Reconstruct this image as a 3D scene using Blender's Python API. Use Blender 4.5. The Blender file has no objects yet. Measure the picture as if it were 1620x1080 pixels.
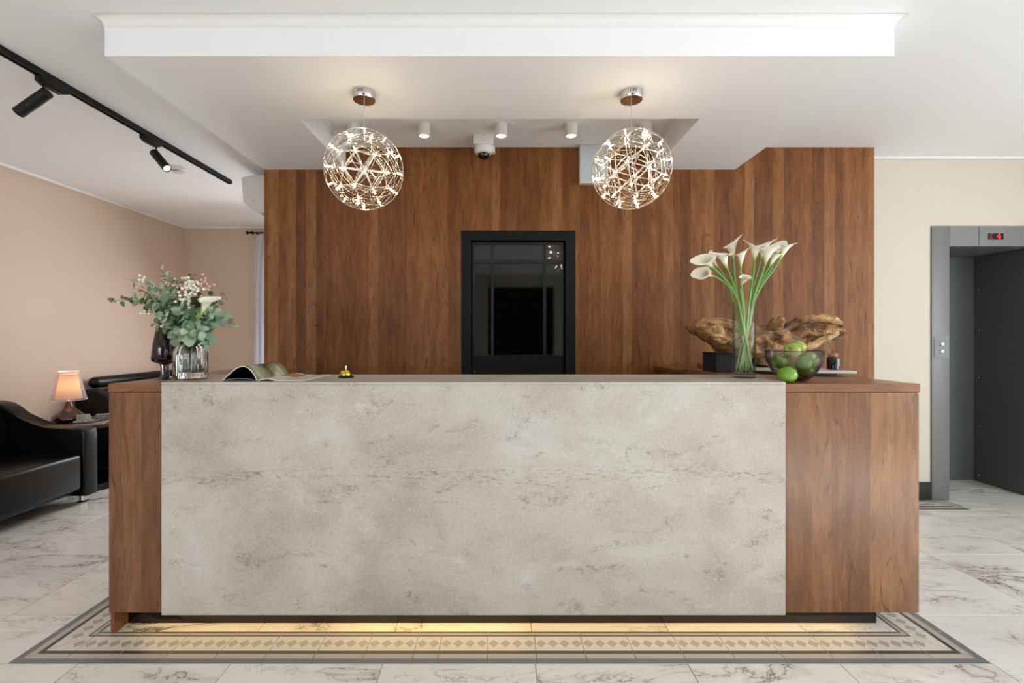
import bpy, bmesh, math, random
from mathutils import Vector, Matrix, Quaternion, noise as mnoise

# ------------------------------------------------------------------ camera
SC = bpy.context.scene
COL = SC.collection
PI = math.pi
F = 735.0                       # focal length in pixels of the 1620 wide frame
VPX, VPY, EYE = 790.0, 533.0, 1.295
cam_d = bpy.data.cameras.new('camera')
cam_d.sensor_fit = 'HORIZONTAL'; cam_d.sensor_width = 36.0
cam_d.lens = F / 1620.0 * 36.0
cam_d.shift_x = (810 - VPX) / 1620.0
cam_d.shift_y = -(540 - VPY) / 1620.0
cam_d.clip_start = 0.05
cam = bpy.data.objects.new('camera', cam_d); COL.objects.link(cam)
cam.location = (0, 0, EYE); cam.rotation_euler = (PI / 2, 0, 0)
SC.camera = cam

# ------------------------------------------------------------------ world, daylight, exposure
SC.view_settings.view_transform = 'Standard'
SC.view_settings.look = 'None'
SC.view_settings.gamma = 1.0
SC.view_settings.use_curve_mapping = False
SC.view_settings.exposure = 0.08
SC.cycles.max_bounces = 9
SC.cycles.diffuse_bounces = 4
SC.cycles.glossy_bounces = 4
SC.cycles.transmission_bounces = 10
SC.cycles.transparent_max_bounces = 24
SC.cycles.sample_clamp_indirect = 4.0
SC.cycles.caustics_reflective = False
SC.cycles.caustics_refractive = True
SC.cycles.blur_glossy = 0.5

W = bpy.data.worlds.new('world'); SC.world = W; W.use_nodes = True
W.node_tree.nodes['Background'].inputs[0].default_value = (0.75, 0.85, 1.0, 1)
W.node_tree.nodes['Background'].inputs[1].default_value = 1.0

def area(name, loc, rot, sx, sy, power, color):
    d = bpy.data.lights.new(name, 'AREA'); d.shape = 'RECTANGLE'
    d.size = sx; d.size_y = sy; d.energy = power; d.color = color
    o = bpy.data.objects.new(name, d); COL.objects.link(o)
    o.location = loc; o.rotation_euler = rot
    return o
# daylight through the side and lounge windows; the two front lamps are added fill
area('daylight_side_window', (5.42, -0.2, 1.55), (0, PI / 2 - 0.05, 0), 2.0, 3.8, 165, (0.875, 0.94, 1.0))
area('fill_front_right', (3.3, -3.42, 1.5), (PI / 2 - 0.9, 0, 0), 3.2, 2.1, 15, (0.875, 0.94, 1.0))
area('fill_front_left', (-2.75, -3.42, 1.5), (PI / 2 - 0.9, 0, 0), 2.3, 2.1, 120, (0.875, 0.94, 1.0))
area('daylight_lounge_window', (-2.27, 6.04, 1.35), (-PI / 2 + 0.6, 0, 0), 0.78, 1.9, 70, (0.88, 0.94, 1.0))

# added lamp aimed at the floor so its bounce brightens the ceiling
fillp = area('floor_bounce_fill', (5.35, -0.4, 2.2), (0, 0, 0), 1.4, 2.4, 330, (0.94, 0.97, 1.0))
fillp.rotation_euler = (Vector((3.0, -0.5, 0.0)) - Vector((5.35, -0.4, 2.2))).to_track_quat('-Z', 'Y').to_euler()
fillp.data.spread = math.radians(50)

# ------------------------------------------------------------------ helpers
R = random.Random(7)

def lin(h):
    h = h.lstrip('#'); out = []
    for i in (0, 2, 4):
        c = int(h[i:i + 2], 16) / 255.0
        out.append(c / 12.92 if c <= 0.04045 else ((c + 0.055) / 1.055) ** 2.4)
    return tuple(out) + (1.0,)

MATS = {}
def mat(name, color='#808080', rough=0.5, metal=0.0, **kw):
    if name in MATS: return MATS[name]
    m = bpy.data.materials.new(name); m.use_nodes = True
    b = m.node_tree.nodes['Principled BSDF']
    b.inputs['Base Color'].default_value = lin(color)
    b.inputs['Roughness'].default_value = rough
    b.inputs['Metallic'].default_value = metal
    for k, v in kw.items():
        b.inputs[k].default_value = v
    MATS[name] = m
    return m

class NT:
    """small node-tree helper"""
    def __init__(s, m):
        s.t = m.node_tree; s.n = s.t.nodes; s.l = s.t.links
        s.b = s.n.get('Principled BSDF')
    def node(s, typ, **kw):
        x = s.n.new(typ)
        for k, v in kw.items(): setattr(x, k, v)
        return x
    def link(s, a, b): s.l.new(a, b)
    def setv(s, node, **kw):
        for k, v in kw.items():
            node.inputs[k.replace('_', ' ')].default_value = v
    def math(s, op, a, b=None, c=None, clamp=False):
        x = s.n.new('ShaderNodeMath'); x.operation = op; x.use_clamp = clamp
        for i, v in enumerate((a, b, c)):
            if v is None: continue
            if isinstance(v, (int, float)): x.inputs[i].default_value = v
            else: s.link(v, x.inputs[i])
        return x.outputs[0]
    def noise(s, vec, scale, detail=3, rough=0.5, dist=0.0):
        x = s.n.new('ShaderNodeTexNoise')
        x.inputs['Scale'].default_value = scale; x.inputs['Detail'].default_value = detail
        x.inputs['Roughness'].default_value = rough; x.inputs['Distortion'].default_value = dist
        s.link(vec, x.inputs['Vector']); return x.outputs['Fac']
    def mapping(s, vec, loc=(0, 0, 0), rot=(0, 0, 0), scale=(1, 1, 1)):
        x = s.n.new('ShaderNodeMapping')
        x.inputs['Location'].default_value = loc; x.inputs['Rotation'].default_value = rot
        x.inputs['Scale'].default_value = scale
        s.link(vec, x.inputs['Vector']); return x.outputs[0]
    def ramp(s, fac, stops):
        x = s.n.new('ShaderNodeValToRGB'); e = x.color_ramp.elements
        e[0].position, e[0].color = stops[0][0], stops[0][1]
        e[1].position, e[1].color = stops[-1][0], stops[-1][1]
        for p, c in stops[1:-1]:
            q = e.new(p); q.color = c
        s.link(fac, x.inputs[0]); return x.outputs[0]
    def smooth(s, v, a, b, lo=0.0, hi=1.0):
        x = s.n.new('ShaderNodeMapRange'); x.interpolation_type = 'SMOOTHSTEP'
        x.inputs[1].default_value = a; x.inputs[2].default_value = b
        x.inputs[3].default_value = lo; x.inputs[4].default_value = hi
        s.link(v, x.inputs[0]); return x.outputs[0]
    def mix(s, fac, a, b, blend='MIX'):
        x = s.n.new('ShaderNodeMix'); x.data_type = 'RGBA'; x.blend_type = blend
        if isinstance(fac, (int, float)): x.inputs[0].default_value = fac
        else: s.link(fac, x.inputs[0])
        for i, v in ((6, a), (7, b)):
            if isinstance(v, tuple): x.inputs[i].default_value = v
            else: s.link(v, x.inputs[i])
        return x.outputs[2]
    def bump(s, height, strength=0.2, dist=0.01):
        x = s.n.new('ShaderNodeBump'); x.inputs['Strength'].default_value = strength
        x.inputs['Distance'].default_value = dist
        s.link(height, x.inputs['Height']); s.link(x.outputs[0], s.b.inputs['Normal'])

# ---- bmesh shape helpers
def setmat(faces, mi):
    for f in faces: f.material_index = mi

def box(bm, x0, x1, y0, y1, z0, z1, bevel=0.0, seg=2, mi=0):
    r = bmesh.ops.create_cube(bm, size=1.0)
    vs = r['verts']
    for v in vs:
        v.co = Vector(((x0 + x1) / 2 + v.co.x * (x1 - x0), (y0 + y1) / 2 + v.co.y * (y1 - y0),
                       (z0 + z1) / 2 + v.co.z * (z1 - z0)))
    fs = {f for v in vs for f in v.link_faces}
    if bevel > 0:
        es = list({e for v in vs for e in v.link_edges})
        rr = bmesh.ops.bevel(bm, geom=es, offset=bevel, segments=seg, affect='EDGES', profile=0.5, clamp_overlap=True)
        fs = {f for f in fs if f.is_valid} | set(rr['faces'])
    setmat(fs, mi)
    return fs

def frame_for(d):
    d = d.normalized()
    up = Vector((0, 0, 1)) if abs(d.z) < 0.95 else Vector((1, 0, 0))
    u = d.cross(up).normalized(); v = u.cross(d).normalized()
    return u, v

def tube(bm, pts, rad, seg=8, closed=False, caps=True, mi=0, flat=None):
    pts = [Vector(p) for p in pts]; n = len(pts)
    if not isinstance(rad, (list, tuple)): rad = [rad] * n
    rings = []; u = None
    for i, p in enumerate(pts):
        if closed: d = pts[(i + 1) % n] - pts[i - 1]
        else: d = pts[min(i + 1, n - 1)] - pts[max(i - 1, 0)]
        if d.length < 1e-9: d = Vector((0, 0, 1))
        d.normalize()
        if u is None: u, v = frame_for(d)
        else:
            u = (u - d * u.dot(d))
            if u.length < 1e-6: u, v = frame_for(d)
            u.normalize(); v = d.cross(u).normalized()
        if flat is not None:                 # flat strip whose face looks away from `flat`
            w = (p - flat).normalized(); uu = d.cross(w).normalized()
            ring = [bm.verts.new(p + uu * rad[i] * math.cos(a) + w * rad[i] * 0.35 * math.sin(a))
                    for a in [2 * PI * k / seg for k in range(seg)]]
        else:
            ring = [bm.verts.new(p + (u * math.cos(a) + v * math.sin(a)) * rad[i])
                    for a in [2 * PI * k / seg for k in range(seg)]]
        rings.append(ring)
    fs = []
    m = n if closed else n - 1
    for i in range(m):
        a, b = rings[i], rings[(i + 1) % n]
        for k in range(seg):
            fs.append(bm.faces.new((a[k], a[(k + 1) % seg], b[(k + 1) % seg], b[k])))
    if caps and not closed:
        fs.append(bm.faces.new(rings[0][::-1])); fs.append(bm.faces.new(rings[-1]))
    setmat(fs, mi)
    return fs

def cyl(bm, p0, p1, r0, r1=None, seg=24, mi=0):
    return tube(bm, [p0, p1], [r0, r0 if r1 is None else r1], seg, mi=mi)

def lathe(bm, prof, seg=32, c=(0, 0, 0), fn=None, closed=False, mi=0):
    """prof: list of (r, z); fn(angle, i) -> radius factor"""
    rings = []
    for i, (r, z) in enumerate(prof):
        if r < 1e-6:
            rings.append([bm.verts.new((c[0], c[1], c[2] + z))]); continue
        ring = []
        for k in range(seg):
            a = 2 * PI * k / seg
            q = r * (fn(a, i) if fn else 1.0)
            ring.append(bm.verts.new((c[0] + q * math.cos(a), c[1] + q * math.sin(a), c[2] + z)))
        rings.append(ring)
    fs = []
    pairs = list(zip(rings, rings[1:]))
    if closed: pairs.append((rings[-1], rings[0]))
    for a, b in pairs:
        if len(a) == 1 and len(b) == 1: continue
        for k in range(seg):
            k2 = (k + 1) % seg
            if len(a) == 1: fs.append(bm.faces.new((a[0], b[k2], b[k])))
            elif len(b) == 1: fs.append(bm.faces.new((a[k], a[k2], b[0])))
            else: fs.append(bm.faces.new((a[k], a[k2], b[k2], b[k])))
    setmat(fs, mi)
    return fs

def prism(bm, poly, axis, a, b, bevel=0.0, mi=0, seg=2):
    """extrude a 2D polygon along an axis: 'x' -> (y,z), 'y' -> (x,z), 'z' -> (x,y)"""
    def P(u, v, t):
        return {'x': (t, u, v), 'y': (u, t, v), 'z': (u, v, t)}[axis]
    A = [bm.verts.new(P(u, v, a)) for u, v in poly]
    B = [bm.verts.new(P(u, v, b)) for u, v in poly]
    n = len(poly)
    fs = [bm.faces.new(A), bm.faces.new(B[::-1])]
    for i in range(n):
        fs.append(bm.faces.new((A[i], B[i], B[(i + 1) % n], A[(i + 1) % n])))
    if bevel > 0:
        es = list({e for f in fs[:2] for e in f.edges})
        rr = bmesh.ops.bevel(bm, geom=es, offset=bevel, segments=seg, affect='EDGES', profile=0.5, clamp_overlap=True)
        fs = [f for f in fs if f.is_valid] + list(rr['faces'])
    setmat(fs, mi)
    return fs

def ball(bm, c, r, u=16, v=10, scale=(1, 1, 1), mi=0):
    rr = bmesh.ops.create_uvsphere(bm, u_segments=u, v_segments=v, radius=r)
    for q in rr['verts']:
        q.co = Vector((q.co.x * scale[0], q.co.y * scale[1], q.co.z * scale[2])) + Vector(c)
    setmat({f for q in rr['verts'] for f in q.link_faces}, mi)
    return rr['verts']

def mesh(name, bm, mats, smooth=35):
    bmesh.ops.recalc_face_normals(bm, faces=bm.faces)
    me = bpy.data.meshes.new(name); bm.to_mesh(me); bm.free()
    for m in (mats if isinstance(mats, (list, tuple)) else [mats]): me.materials.append(m)
    if smooth:
        me.polygons.foreach_set('use_smooth', [True] * len(me.polygons))
        me.set_sharp_from_angle(angle=math.radians(smooth))
    return me

def place(name, me, parent=None, loc=(0, 0, 0), rot=(0, 0, 0), mtx=None):
    o = bpy.data.objects.new(name, me); COL.objects.link(o)
    if parent: o.parent = parent
    if mtx is not None: o.matrix_basis = mtx
    else: o.location = loc; o.rotation_euler = rot
    return o

def obj(name, bm, mats, parent=None, loc=(0, 0, 0), rot=(0, 0, 0), smooth=35):
    return place(name, mesh(name, bm, mats, smooth), parent, loc, rot)

def tag(o, label, cat, group=None, kind=None):
    o['label'] = label; o['category'] = cat
    if group: o['group'] = group
    if kind: o['kind'] = kind
    return o

def thing(name, label, cat, loc=(0, 0, 0), rotz=0.0, group=None):
    o = bpy.data.objects.new(name, None); COL.objects.link(o)
    o.empty_display_size = 0.05
    o.location = loc; o.rotation_euler = (0, 0, rotz)
    return tag(o, label, cat, group)

def struct(name, bm, mats, parent=None, label=None, smooth=35):
    o = obj(name, bm, mats, parent, smooth=smooth)
    if not parent: o['kind'] = 'structure'
    if label: o['label'] = label
    return o

def at(px, py, Y):
    """world point at depth Y seen at pixel (px, py) of the photograph"""
    s = F / Y
    return Vector(((px - VPX) / s, Y, EYE + (VPY - py) / s))

def bez(p0, p1, p2, t):
    return p0 * (1 - t) ** 2 + p1 * 2 * t * (1 - t) + p2 * t * t
NB = bmesh.new

# ------------------------------------------------------------------ materials
def wood_mat(name, dark, mid, light, plank=9.0, horizontal=False, rough=0.38, offs=0.0, contrast=1.0, spec=0.3):
    m = mat(name, '#7a4a2a', rough); n = NT(m); n.b.inputs['Specular IOR Level'].default_value = spec
    tc = n.node('ShaderNodeTexCoord').outputs['Object']
    v = n.mapping(tc, loc=(offs, 0, offs), rot=(0, PI / 2, 0) if horizontal else (0, 0, 0))
    # slow sideways wobble of the grain
    wob = n.noise(n.mapping(v, scale=(1.4, 1.4, 0.9)), 1.6, 3, 0.55)
    sep = n.node('ShaderNodeSeparateXYZ'); n.link(v, sep.inputs[0])
    flat = n.math('ADD', sep.outputs[0], n.math('MULTIPLY', sep.outputs[1], 0.83))
    xs = n.math('ADD', flat, n.math('MULTIPLY', n.math('SUBTRACT', wob, 0.5), 0.10))
    xp = n.math('ADD', flat, n.math('MULTIPLY', n.math('SUBTRACT', wob, 0.5), 0.012))
    # veneer strips, each with its own tone
    vo = n.node('ShaderNodeTexVoronoi', voronoi_dimensions='1D', feature='F1')
    vo.inputs['Scale'].default_value = plank; n.link(xp, vo.inputs['W'])
    tone = n.node('ShaderNodeSeparateColor'); n.link(vo.outputs['Color'], tone.inputs[0])
    comb = n.node('ShaderNodeCombineXYZ')
    n.link(n.math('ADD', xs, n.math('MULTIPLY', tone.outputs[1], 7.0)), comb.inputs[0])
    n.link(n.math('MULTIPLY', sep.outputs[2], 0.03), comb.inputs[2])
    # broad grain figure, dark grain lines, fine pores
    g1 = n.noise(n.mapping(comb.outputs[0], scale=(1, 1, 6)), 22.0, 2, 0.5)
    g2 = n.noise(n.mapping(comb.outputs[0], scale=(1, 1, 2.2)), 11.0, 1, 0.4)
    ring = n.math('ABSOLUTE', n.math('SUBTRACT', n.math('FRACT', n.math('MULTIPLY', g2, 15.0)), 0.5))
    line = n.smooth(ring, 0.0, 0.075, 1.0, 0.0)
    lm = n.smooth(n.noise(n.mapping(v, scale=(6, 6, 0.5)), 1.7, 2), 0.34, 0.55)
    line = n.math('MULTIPLY', line, lm)
    fine = n.noise(n.mapping(v, scale=(170, 170, 2.5)), 1.0, 3, 0.6)
    t = n.math('ADD', n.math('MULTIPLY', tone.outputs[0], 0.27 * contrast), n.math('MULTIPLY', g1, 0.44))
    mid_ = n.noise(n.mapping(comb.outputs[0], scale=(1, 1, 14)), 60.0, 3, 0.6)
    t = n.math('ADD', t, n.math('MULTIPLY', n.math('ADD', fine, mid_), 0.20))
    c = n.ramp(t, [(0.30, lin(dark)), (0.52, lin(mid)), (0.76, lin(light))])
    c = n.mix(n.math('MULTIPLY', line, 0.6), c, lin('#2e1a0e'))
    n.link(c, n.b.inputs['Base Color'])
    n.bump(fine, 0.06, 0.002)
    return m

WOOD_WALL = wood_mat('walnut_wall', '#4c2d14', '#70431f', '#8f623a', 13.0, rough=0.5, spec=0.22)
WOOD_DESK = wood_mat('walnut_desk', '#4f2e17', '#6f4728', '#946843', 12.0, offs=3.7, rough=0.27, contrast=0.9, spec=0.5)
WOOD_TOP = wood_mat('walnut_desk_top', '#65402a', '#7f5639', '#99704f', 9.0, True, offs=1.7, rough=0.3)
WOOD_DARK = mat('dark_wood', '#3a2213', 0.45)

def stone_mat():
    m = mat('grey_engineered_stone', '#b4afa5', 0.32); n = NT(m)
    tc = n.node('ShaderNodeTexCoord').outputs['Object']
    big = n.noise(n.mapping(tc, scale=(1.0, 1.0, 1.3)), 2.2, 5, 0.6, 0.4)
    c = n.ramp(big, [(0.3, lin('#a39b90')), (0.5, lin('#b6b1a8')), (0.72, lin('#c6c3bd'))])
    fine = n.noise(tc, 90.0, 4, 0.7)
    c = n.mix(0.55, c, n.ramp(fine, [(0.3, lin('#8f8778')), (0.7, lin('#d3cec5'))]), 'SOFT_LIGHT')
    # brownish dark smudges, stretched sideways
    sm = n.noise(n.mapping(tc, scale=(1.0, 1.0, 1.9)), 5.0, 6, 0.62, 0.8)
    gr = n.noise(n.mapping(tc, scale=(1, 1, 1.8)), 34.0, 4, 0.7, 1.2)
    sm = n.math('MULTIPLY', n.smooth(sm, 0.52, 0.68), n.smooth(gr, 0.44, 0.62))
    c = n.mix(n.math('MULTIPLY', sm, 0.58), c, lin('#5f5548'))
    # pale clouds
    pc = n.noise(n.mapping(tc, loc=(4, 1, 2), scale=(1, 1, 1.6)), 4.2, 5, 0.65, 0.6)
    c = n.mix(n.smooth(pc, 0.58, 0.78, 0, 0.55), c, lin('#d6d3ce'))
    # one wavering vein along the slab
    sep = n.node('ShaderNodeSeparateXYZ'); n.link(tc, sep.inputs[0])
    wv = n.noise(n.mapping(tc, scale=(1, 1, 0.2)), 1.7, 5, 0.6)
    d = n.math('ABSOLUTE', n.math('SUBTRACT', n.math('SUBTRACT', sep.outputs[2], 0.695),
                                  n.math('MULTIPLY', n.math('SUBTRACT', wv, 0.5), 0.16)))
    br = n.noise(n.mapping(tc, scale=(1, 1, 5)), 13.0, 5, 0.75, 1.5)
    vein = n.math('MULTIPLY', n.smooth(d, 0.0, 0.06, 1.0, 0.0), n.smooth(br, 0.5, 0.66))
    c = n.mix(n.math('MULTIPLY', vein, 0.75), c, lin('#6a5842'))
    # sparkling white flecks
    vo = n.node('ShaderNodeTexVoronoi'); vo.inputs['Scale'].default_value = 165.0
    n.link(tc, vo.inputs['Vector'])
    sepc = n.node('ShaderNodeSeparateColor'); n.link(vo.outputs['Color'], sepc.inputs[0])
    fl = n.math('MULTIPLY', n.smooth(vo.outputs['Distance'], 0.12, 0.28, 1.0, 0.0), n.math('GREATER_THAN', sepc.outputs[0], 0.80))
    c = n.mix(n.math('MULTIPLY', fl, 0.9), c, lin('#f3f0ea'))
    n.link(c, n.b.inputs['Base Color'])
    return m
STONE = stone_mat()

def marble_mat():
    m = mat('white_marble_tile', '#dcd7ce', 0.16); n = NT(m)
    tc = n.node('ShaderNodeTexCoord').outputs['Object']
    inf = n.node('ShaderNodeObjectInfo')
    off = n.node('ShaderNodeCombineXYZ')
    n.link(n.math('MULTIPLY', inf.outputs['Random'], 37.0), off.inputs[0])
    n.link(n.math('MULTIPLY', inf.outputs['Random'], 91.0), off.inputs[1])
    va = n.node('ShaderNodeVectorMath', operation='ADD'); n.link(tc, va.inputs[0]); n.link(off.outputs[0], va.inputs[1])
    v = n.mapping(va.outputs[0], rot=(0, 0, 0.45), scale=(0.9, 2.4, 1))
    a = n.noise(v, 1.7, 9, 0.62, 1.1)
    r1 = n.math('ABSOLUTE', n.math('SUBTRACT', a, 0.5))
    b = n.noise(v, 4.3, 8, 0.66, 1.6)
    r2 = n.math('ABSOLUTE', n.math('SUBTRACT', b, 0.52))
    msk = n.smooth(n.noise(v, 1.3, 2), 0.42, 0.62)
    v1 = n.math('MULTIPLY', n.smooth(r1, 0.0, 0.011, 1.0, 0.0), msk)
    v2 = n.math('MULTIPLY', n.smooth(r2, 0.0, 0.014, 0.7, 0.0), n.smooth(n.noise(v, 2.3, 2), 0.5, 0.66))
    soft = n.math('MULTIPLY', n.smooth(r1, 0.0, 0.09, 0.38, 0.0), msk)
    base = n.ramp(n.noise(v, 1.1, 4), [(0.3, lin('#dcd7ce')), (0.7, lin('#ebe8e1'))])
    c = n.mix(soft, base, lin('#a79c8c'))
    c = n.mix(n.math('MULTIPLY', n.math('MAXIMUM', v1, v2), 0.95), c, lin('#5a4f43'))
    n.link(c, n.b.inputs['Base Color'])
    return m
MARBLE = marble_mat()
GROUT = mat('grout', '#a79f92', 0.8)

def plaster(name, col, rough=0.7, amt=0.05):
    m = mat(name, col, rough); n = NT(m)
    tc = n.node('ShaderNodeTexCoord').outputs['Object']
    f = n.noise(tc, 220.0, 3, 0.6)
    n.bump(f, amt, 0.002)
    return m
CEIL = plaster('white_ceiling_paint', '#f5f5f6')
MOULD = mat('white_moulding', '#eeecea', 0.5)
WALL_L = plaster('blush_beige_paint', '#d0b9a6')
WALL_R = plaster('cream_paint', '#d0c5b4')
WALL_F = plaster('warm_grey_paint', '#b9b0a6')
BLACK_METAL = mat('black_metal', '#0a0a0a', 0.45, **{'Specular IOR Level': 0.3})
BLACK_SATIN = mat('black_satin_paint', '#080706', 0.55, **{'Specular IOR Level': 0.18})
BLACK_GLASS = mat('black_glass', '#050505', 0.04)
BLACK_GLOSS = mat('black_gloss_plinth', '#060505', 0.12)
BASEB = mat('black_baseboard', '#101010', 0.5)
WHITE_PL = mat('white_plastic', '#e4e2de', 0.4)
CHROME = mat('chrome', '#e8e4de', 0.12, 1.0)
STEEL_W = mat('polished_steel_wire', '#e9dfcf', 0.22, 1.0)
LEATHER = mat('black_leather', '#040506', 0.34, **{'Specular IOR Level': 0.3})
NT(LEATHER).bump(NT(LEATHER).noise(NT(LEATHER).node('ShaderNodeTexCoord').outputs['Object'], 160, 3), 0.08, 0.003)

def brushed(name, col, rough=0.4, metal=0.75):
    m = mat(name, col, rough, metal); n = NT(m)
    tc = n.node('ShaderNodeTexCoord').outputs['Object']
    f = n.noise(n.mapping(tc, scale=(260, 260, 4)), 1.0, 2)
    n.bump(f, 0.06, 0.001)
    return m
STEEL = brushed('brushed_grey_steel', '#737472', 0.5, 0.3)
STEEL_D = brushed('dark_grey_steel', '#66696a', 0.5, 0.3)
STEEL_DD = brushed('charcoal_steel', '#555555', 0.55, 0.3)

def emis(name, col, strength):
    m = mat(name, col, 0.5)
    b = m.node_tree.nodes['Principled BSDF']
    b.inputs['Emission Color'].default_value = lin(col)
    b.inputs['Emission Strength'].default_value = strength
    return m
BULB = emis('warm_led_bulb', '#ffe6c0', 68.0)
LENS = emis('warm_lamp_lens', '#fff1dc', 1.3)
LENS.cycles.emission_sampling = 'NONE'
LED_RED = emis('red_display_digit', '#ff2038', 2.2)
LED_RED2 = emis('dim_red_display_digit', '#b01228', 0.7)
LEDSTRIP = emis('amber_led_strip', '#ffcf7a', 1.5)
LEDSTRIP.cycles.emission_sampling = 'NONE'

def glass(name, col='#ffffff', rough=0.0, ior=1.47):
    m = mat(name, col, rough)
    b = m.node_tree.nodes['Principled BSDF']
    b.inputs['Transmission Weight'].default_value = 1.0
    b.inputs['IOR'].default_value = ior
    return m
GLASS = glass('clear_glass', '#fcfffd')
GLASS_SMOKE = glass('smoked_glass', '#6f6a68')
def thin_glass(name, col, edge, ior=1.45):
    m = mat(name, col, 0.0); n = NT(m)
    lw = n.node('ShaderNodeLayerWeight'); lw.inputs[0].default_value = 0.5
    tp = n.node('ShaderNodeBsdfTransparent'); n.link(n.mix(n.math('POWER', lw.outputs['Facing'], 1.6), lin(col), lin(edge)), tp.inputs[0])
    gl = n.node('ShaderNodeBsdfGlossy'); gl.inputs['Roughness'].default_value = 0.02
    f0 = ((ior - 1) / (ior + 1)) ** 2
    refl = n.math('MULTIPLY_ADD', n.math('POWER', lw.outputs['Facing'], 5.0), 1 - f0, f0)
    mx = n.node('ShaderNodeMixShader'); n.link(refl, mx.inputs[0]); n.link(tp.outputs[0], mx.inputs[1]); n.link(gl.outputs[0], mx.inputs[2])
    n.link(mx.outputs[0], n.n['Material Output'].inputs[0]); return m
GLASS_BOWL = thin_glass('dark_plum_glass', '#f6f3f5', '#84747d')
GLASS_CYL = thin_glass('clear_thin_glass', '#fcfefd', '#d3ddd8')
WATER = glass('water', '#fbfffc', 0.0, 1.33)
AMBER_GLASS = mat('bronze_glass', '#3a1c0e', 0.08, 0.35, **{'Coat Weight': 1.0})

# ------------------------------------------------------------------ the setting
CZ = 2.731                 # ceiling height
YB, YR, YFAR, XL = 3.518, 3.703, 6.05, -4.10
XR, YF = 5.5, -3.5

# floor: grout bed, marble tiles cut round two inlaid border bands
bm = NB(); box(bm, XL, XR, YF, YFAR, -0.06, -0.004)
floor = struct('floor', bm, GROUT)
tile_meshes = {}
def floor_tile(x0, x1, y0, y1):
    w, d = round(x1 - x0, 3), round(y1 - y0, 3)
    if w < 0.012 or d < 0.012: return
    k = (w, d)
    if k not in tile_meshes:
        b = NB(); box(b, 0, w, 0, d, -0.012, 0.0, 0.0008, 1)
        tile_meshes[k] = mesh('floor_tile', b, MARBLE, 0)
    place('floor_tile', tile_meshes[k], floor, (x0, y0, 0))
def cut(rects, hole):
    out = []
    hx0, hx1, hy0, hy1 = hole
    for (x0, x1, y0, y1) in rects:
        if x1 <= hx0 or x0 >= hx1 or y1 <= hy0 or y0 >= hy1:
            out.append((x0, x1, y0, y1)); continue
        if y0 < hy0: out.append((x0, x1, y0, hy0))
        if y1 > hy1: out.append((x0, x1, hy1, y1))
        a, b = max(y0, hy0), min(y1, hy1)
        if x0 < hx0: out.append((x0, hx0, a, b))
        if x1 > hx1: out.append((hx1, x1, a, b))
    return out
BX, BY0, BW = 1.951, 1.843, 0.2
TP, G = 0.604, 0.003
holes = [(-BX, BX, BY0, BY0 + BW), (-BX, -BX + BW, BY0 + BW, YB), (BX - BW, BX, BY0 + BW, YB),
         (2.34, 3.54, 3.487, YR)]
ys = [2.165 + k * TP for k in range(-3, 7)]
xs = [-1.066 + k * TP for k in range(-6, 12)]
for yi in range(len(ys) - 1):
    for xi in range(len(xs) - 1):
        r = (max(xs[xi], XL), min(xs[xi + 1], XR), ys[yi], min(ys[yi + 1], YFAR))
        if r[0] >= r[1] - 0.01 or r[2] >= r[3] - 0.01: continue
        rs = [r]
        for h in holes: rs = cut(rs, h)
        for (a, b, c, d) in rs:
            if c > YR and a > -1.9 and not (a > 3.3 and b < 4.8 and c < 4.3): continue
            floor_tile(a + G / 2, b - G / 2, c + G / 2, d - G / 2)
# rows nearer than the photo shows: one plain slab
bm = NB(); box(bm, XL, XR, YF, ys[0] - G, -0.012, 0.0)
obj('floor_front_slab', bm, MARBLE, floor)

B_GREY = mat('border_grey_blue', '#6d7273', 0.3)
B_BEIGE = mat('border_beige', '#b3a99a', 0.3)
B_BLACK = mat('border_charcoal', '#3e3835', 0.3)
B_WHITE = mat('border_off_white', '#d3cbc0', 0.3)
B_DIAM = mat('border_taupe', '#a89e91', 0.3)
B_MATS = [B_WHITE, B_GREY, B_BEIGE, B_BLACK, B_DIAM]
BANDS = [(0.0, 0.030, 1), (0.030, 0.058, 2), (0.058, 0.076, 3), (0.168, 0.175, 3), (0.175, 0.192, 2), (0.192, 0.199, 3)]
def border_tile_mesh(L, ml, mr, nd):
    """band tile: length L along x, width 0.2 along y (outer edge y=0); ml/mr: mitred ends"""
    b = NB(); g = 0.0012
    def xr(y): return (g + (y if ml else 0), L - g - (y if mr else 0))
    def quad(y0, y1, z, mi):
        a0, a1 = xr(y0); c0, c1 = xr(y1)
        f = b.faces.new([b.verts.new(p) for p in ((a0, y0, z), (a1, y0, z), (c1, y1, z), (c0, y1, z))]); f.material_index = mi
    e = 0.2
    a0, a1 = xr(0); c0, c1 = xr(e)
    vs = [b.verts.new((x, y, z)) for z in (-0.012, 0.0) for x, y in ((a0, 0), (a1, 0), (c1, e), (c0, e))]
    for q in ((3, 2, 1, 0), (4, 5, 6, 7), (0, 1, 5, 4), (1, 2, 6, 5), (2, 3, 7, 6), (3, 0, 4, 7)):
        b.faces.new([vs[i] for i in q])
    for y0, y1, mi in BANDS: quad(max(y0, 0.0005), y1, 0.0004, mi)
    yc, h = 0.121, 0.0245
    for k in range(nd):
        xc = L - (k + 0.5) * 0.05 if ml else (k + 0.5) * 0.05
        lo, hi = xr(yc)
        if xc - 0.022 < lo - 0.01 or xc + 0.022 > hi + 0.01: continue
        f = b.faces.new([b.verts.new((xc + dx, yc + dy, 0.0004)) for dx, dy in ((-0.0225, 0), (0, -h), (0.0225, 0), (0, h))])
        f.material_index = 4
    me = bpy.data.meshes.new('border_tile'); bmesh.ops.recalc_face_normals(b, faces=b.faces)
    for f in b.faces:
        if f.normal.z < 0 and f.calc_center_median().z > -0.001: f.normal_flip()
    b.to_mesh(me); b.free()
    for m in B_MATS: me.materials.append(m)
    return me
T = 0.2
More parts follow.
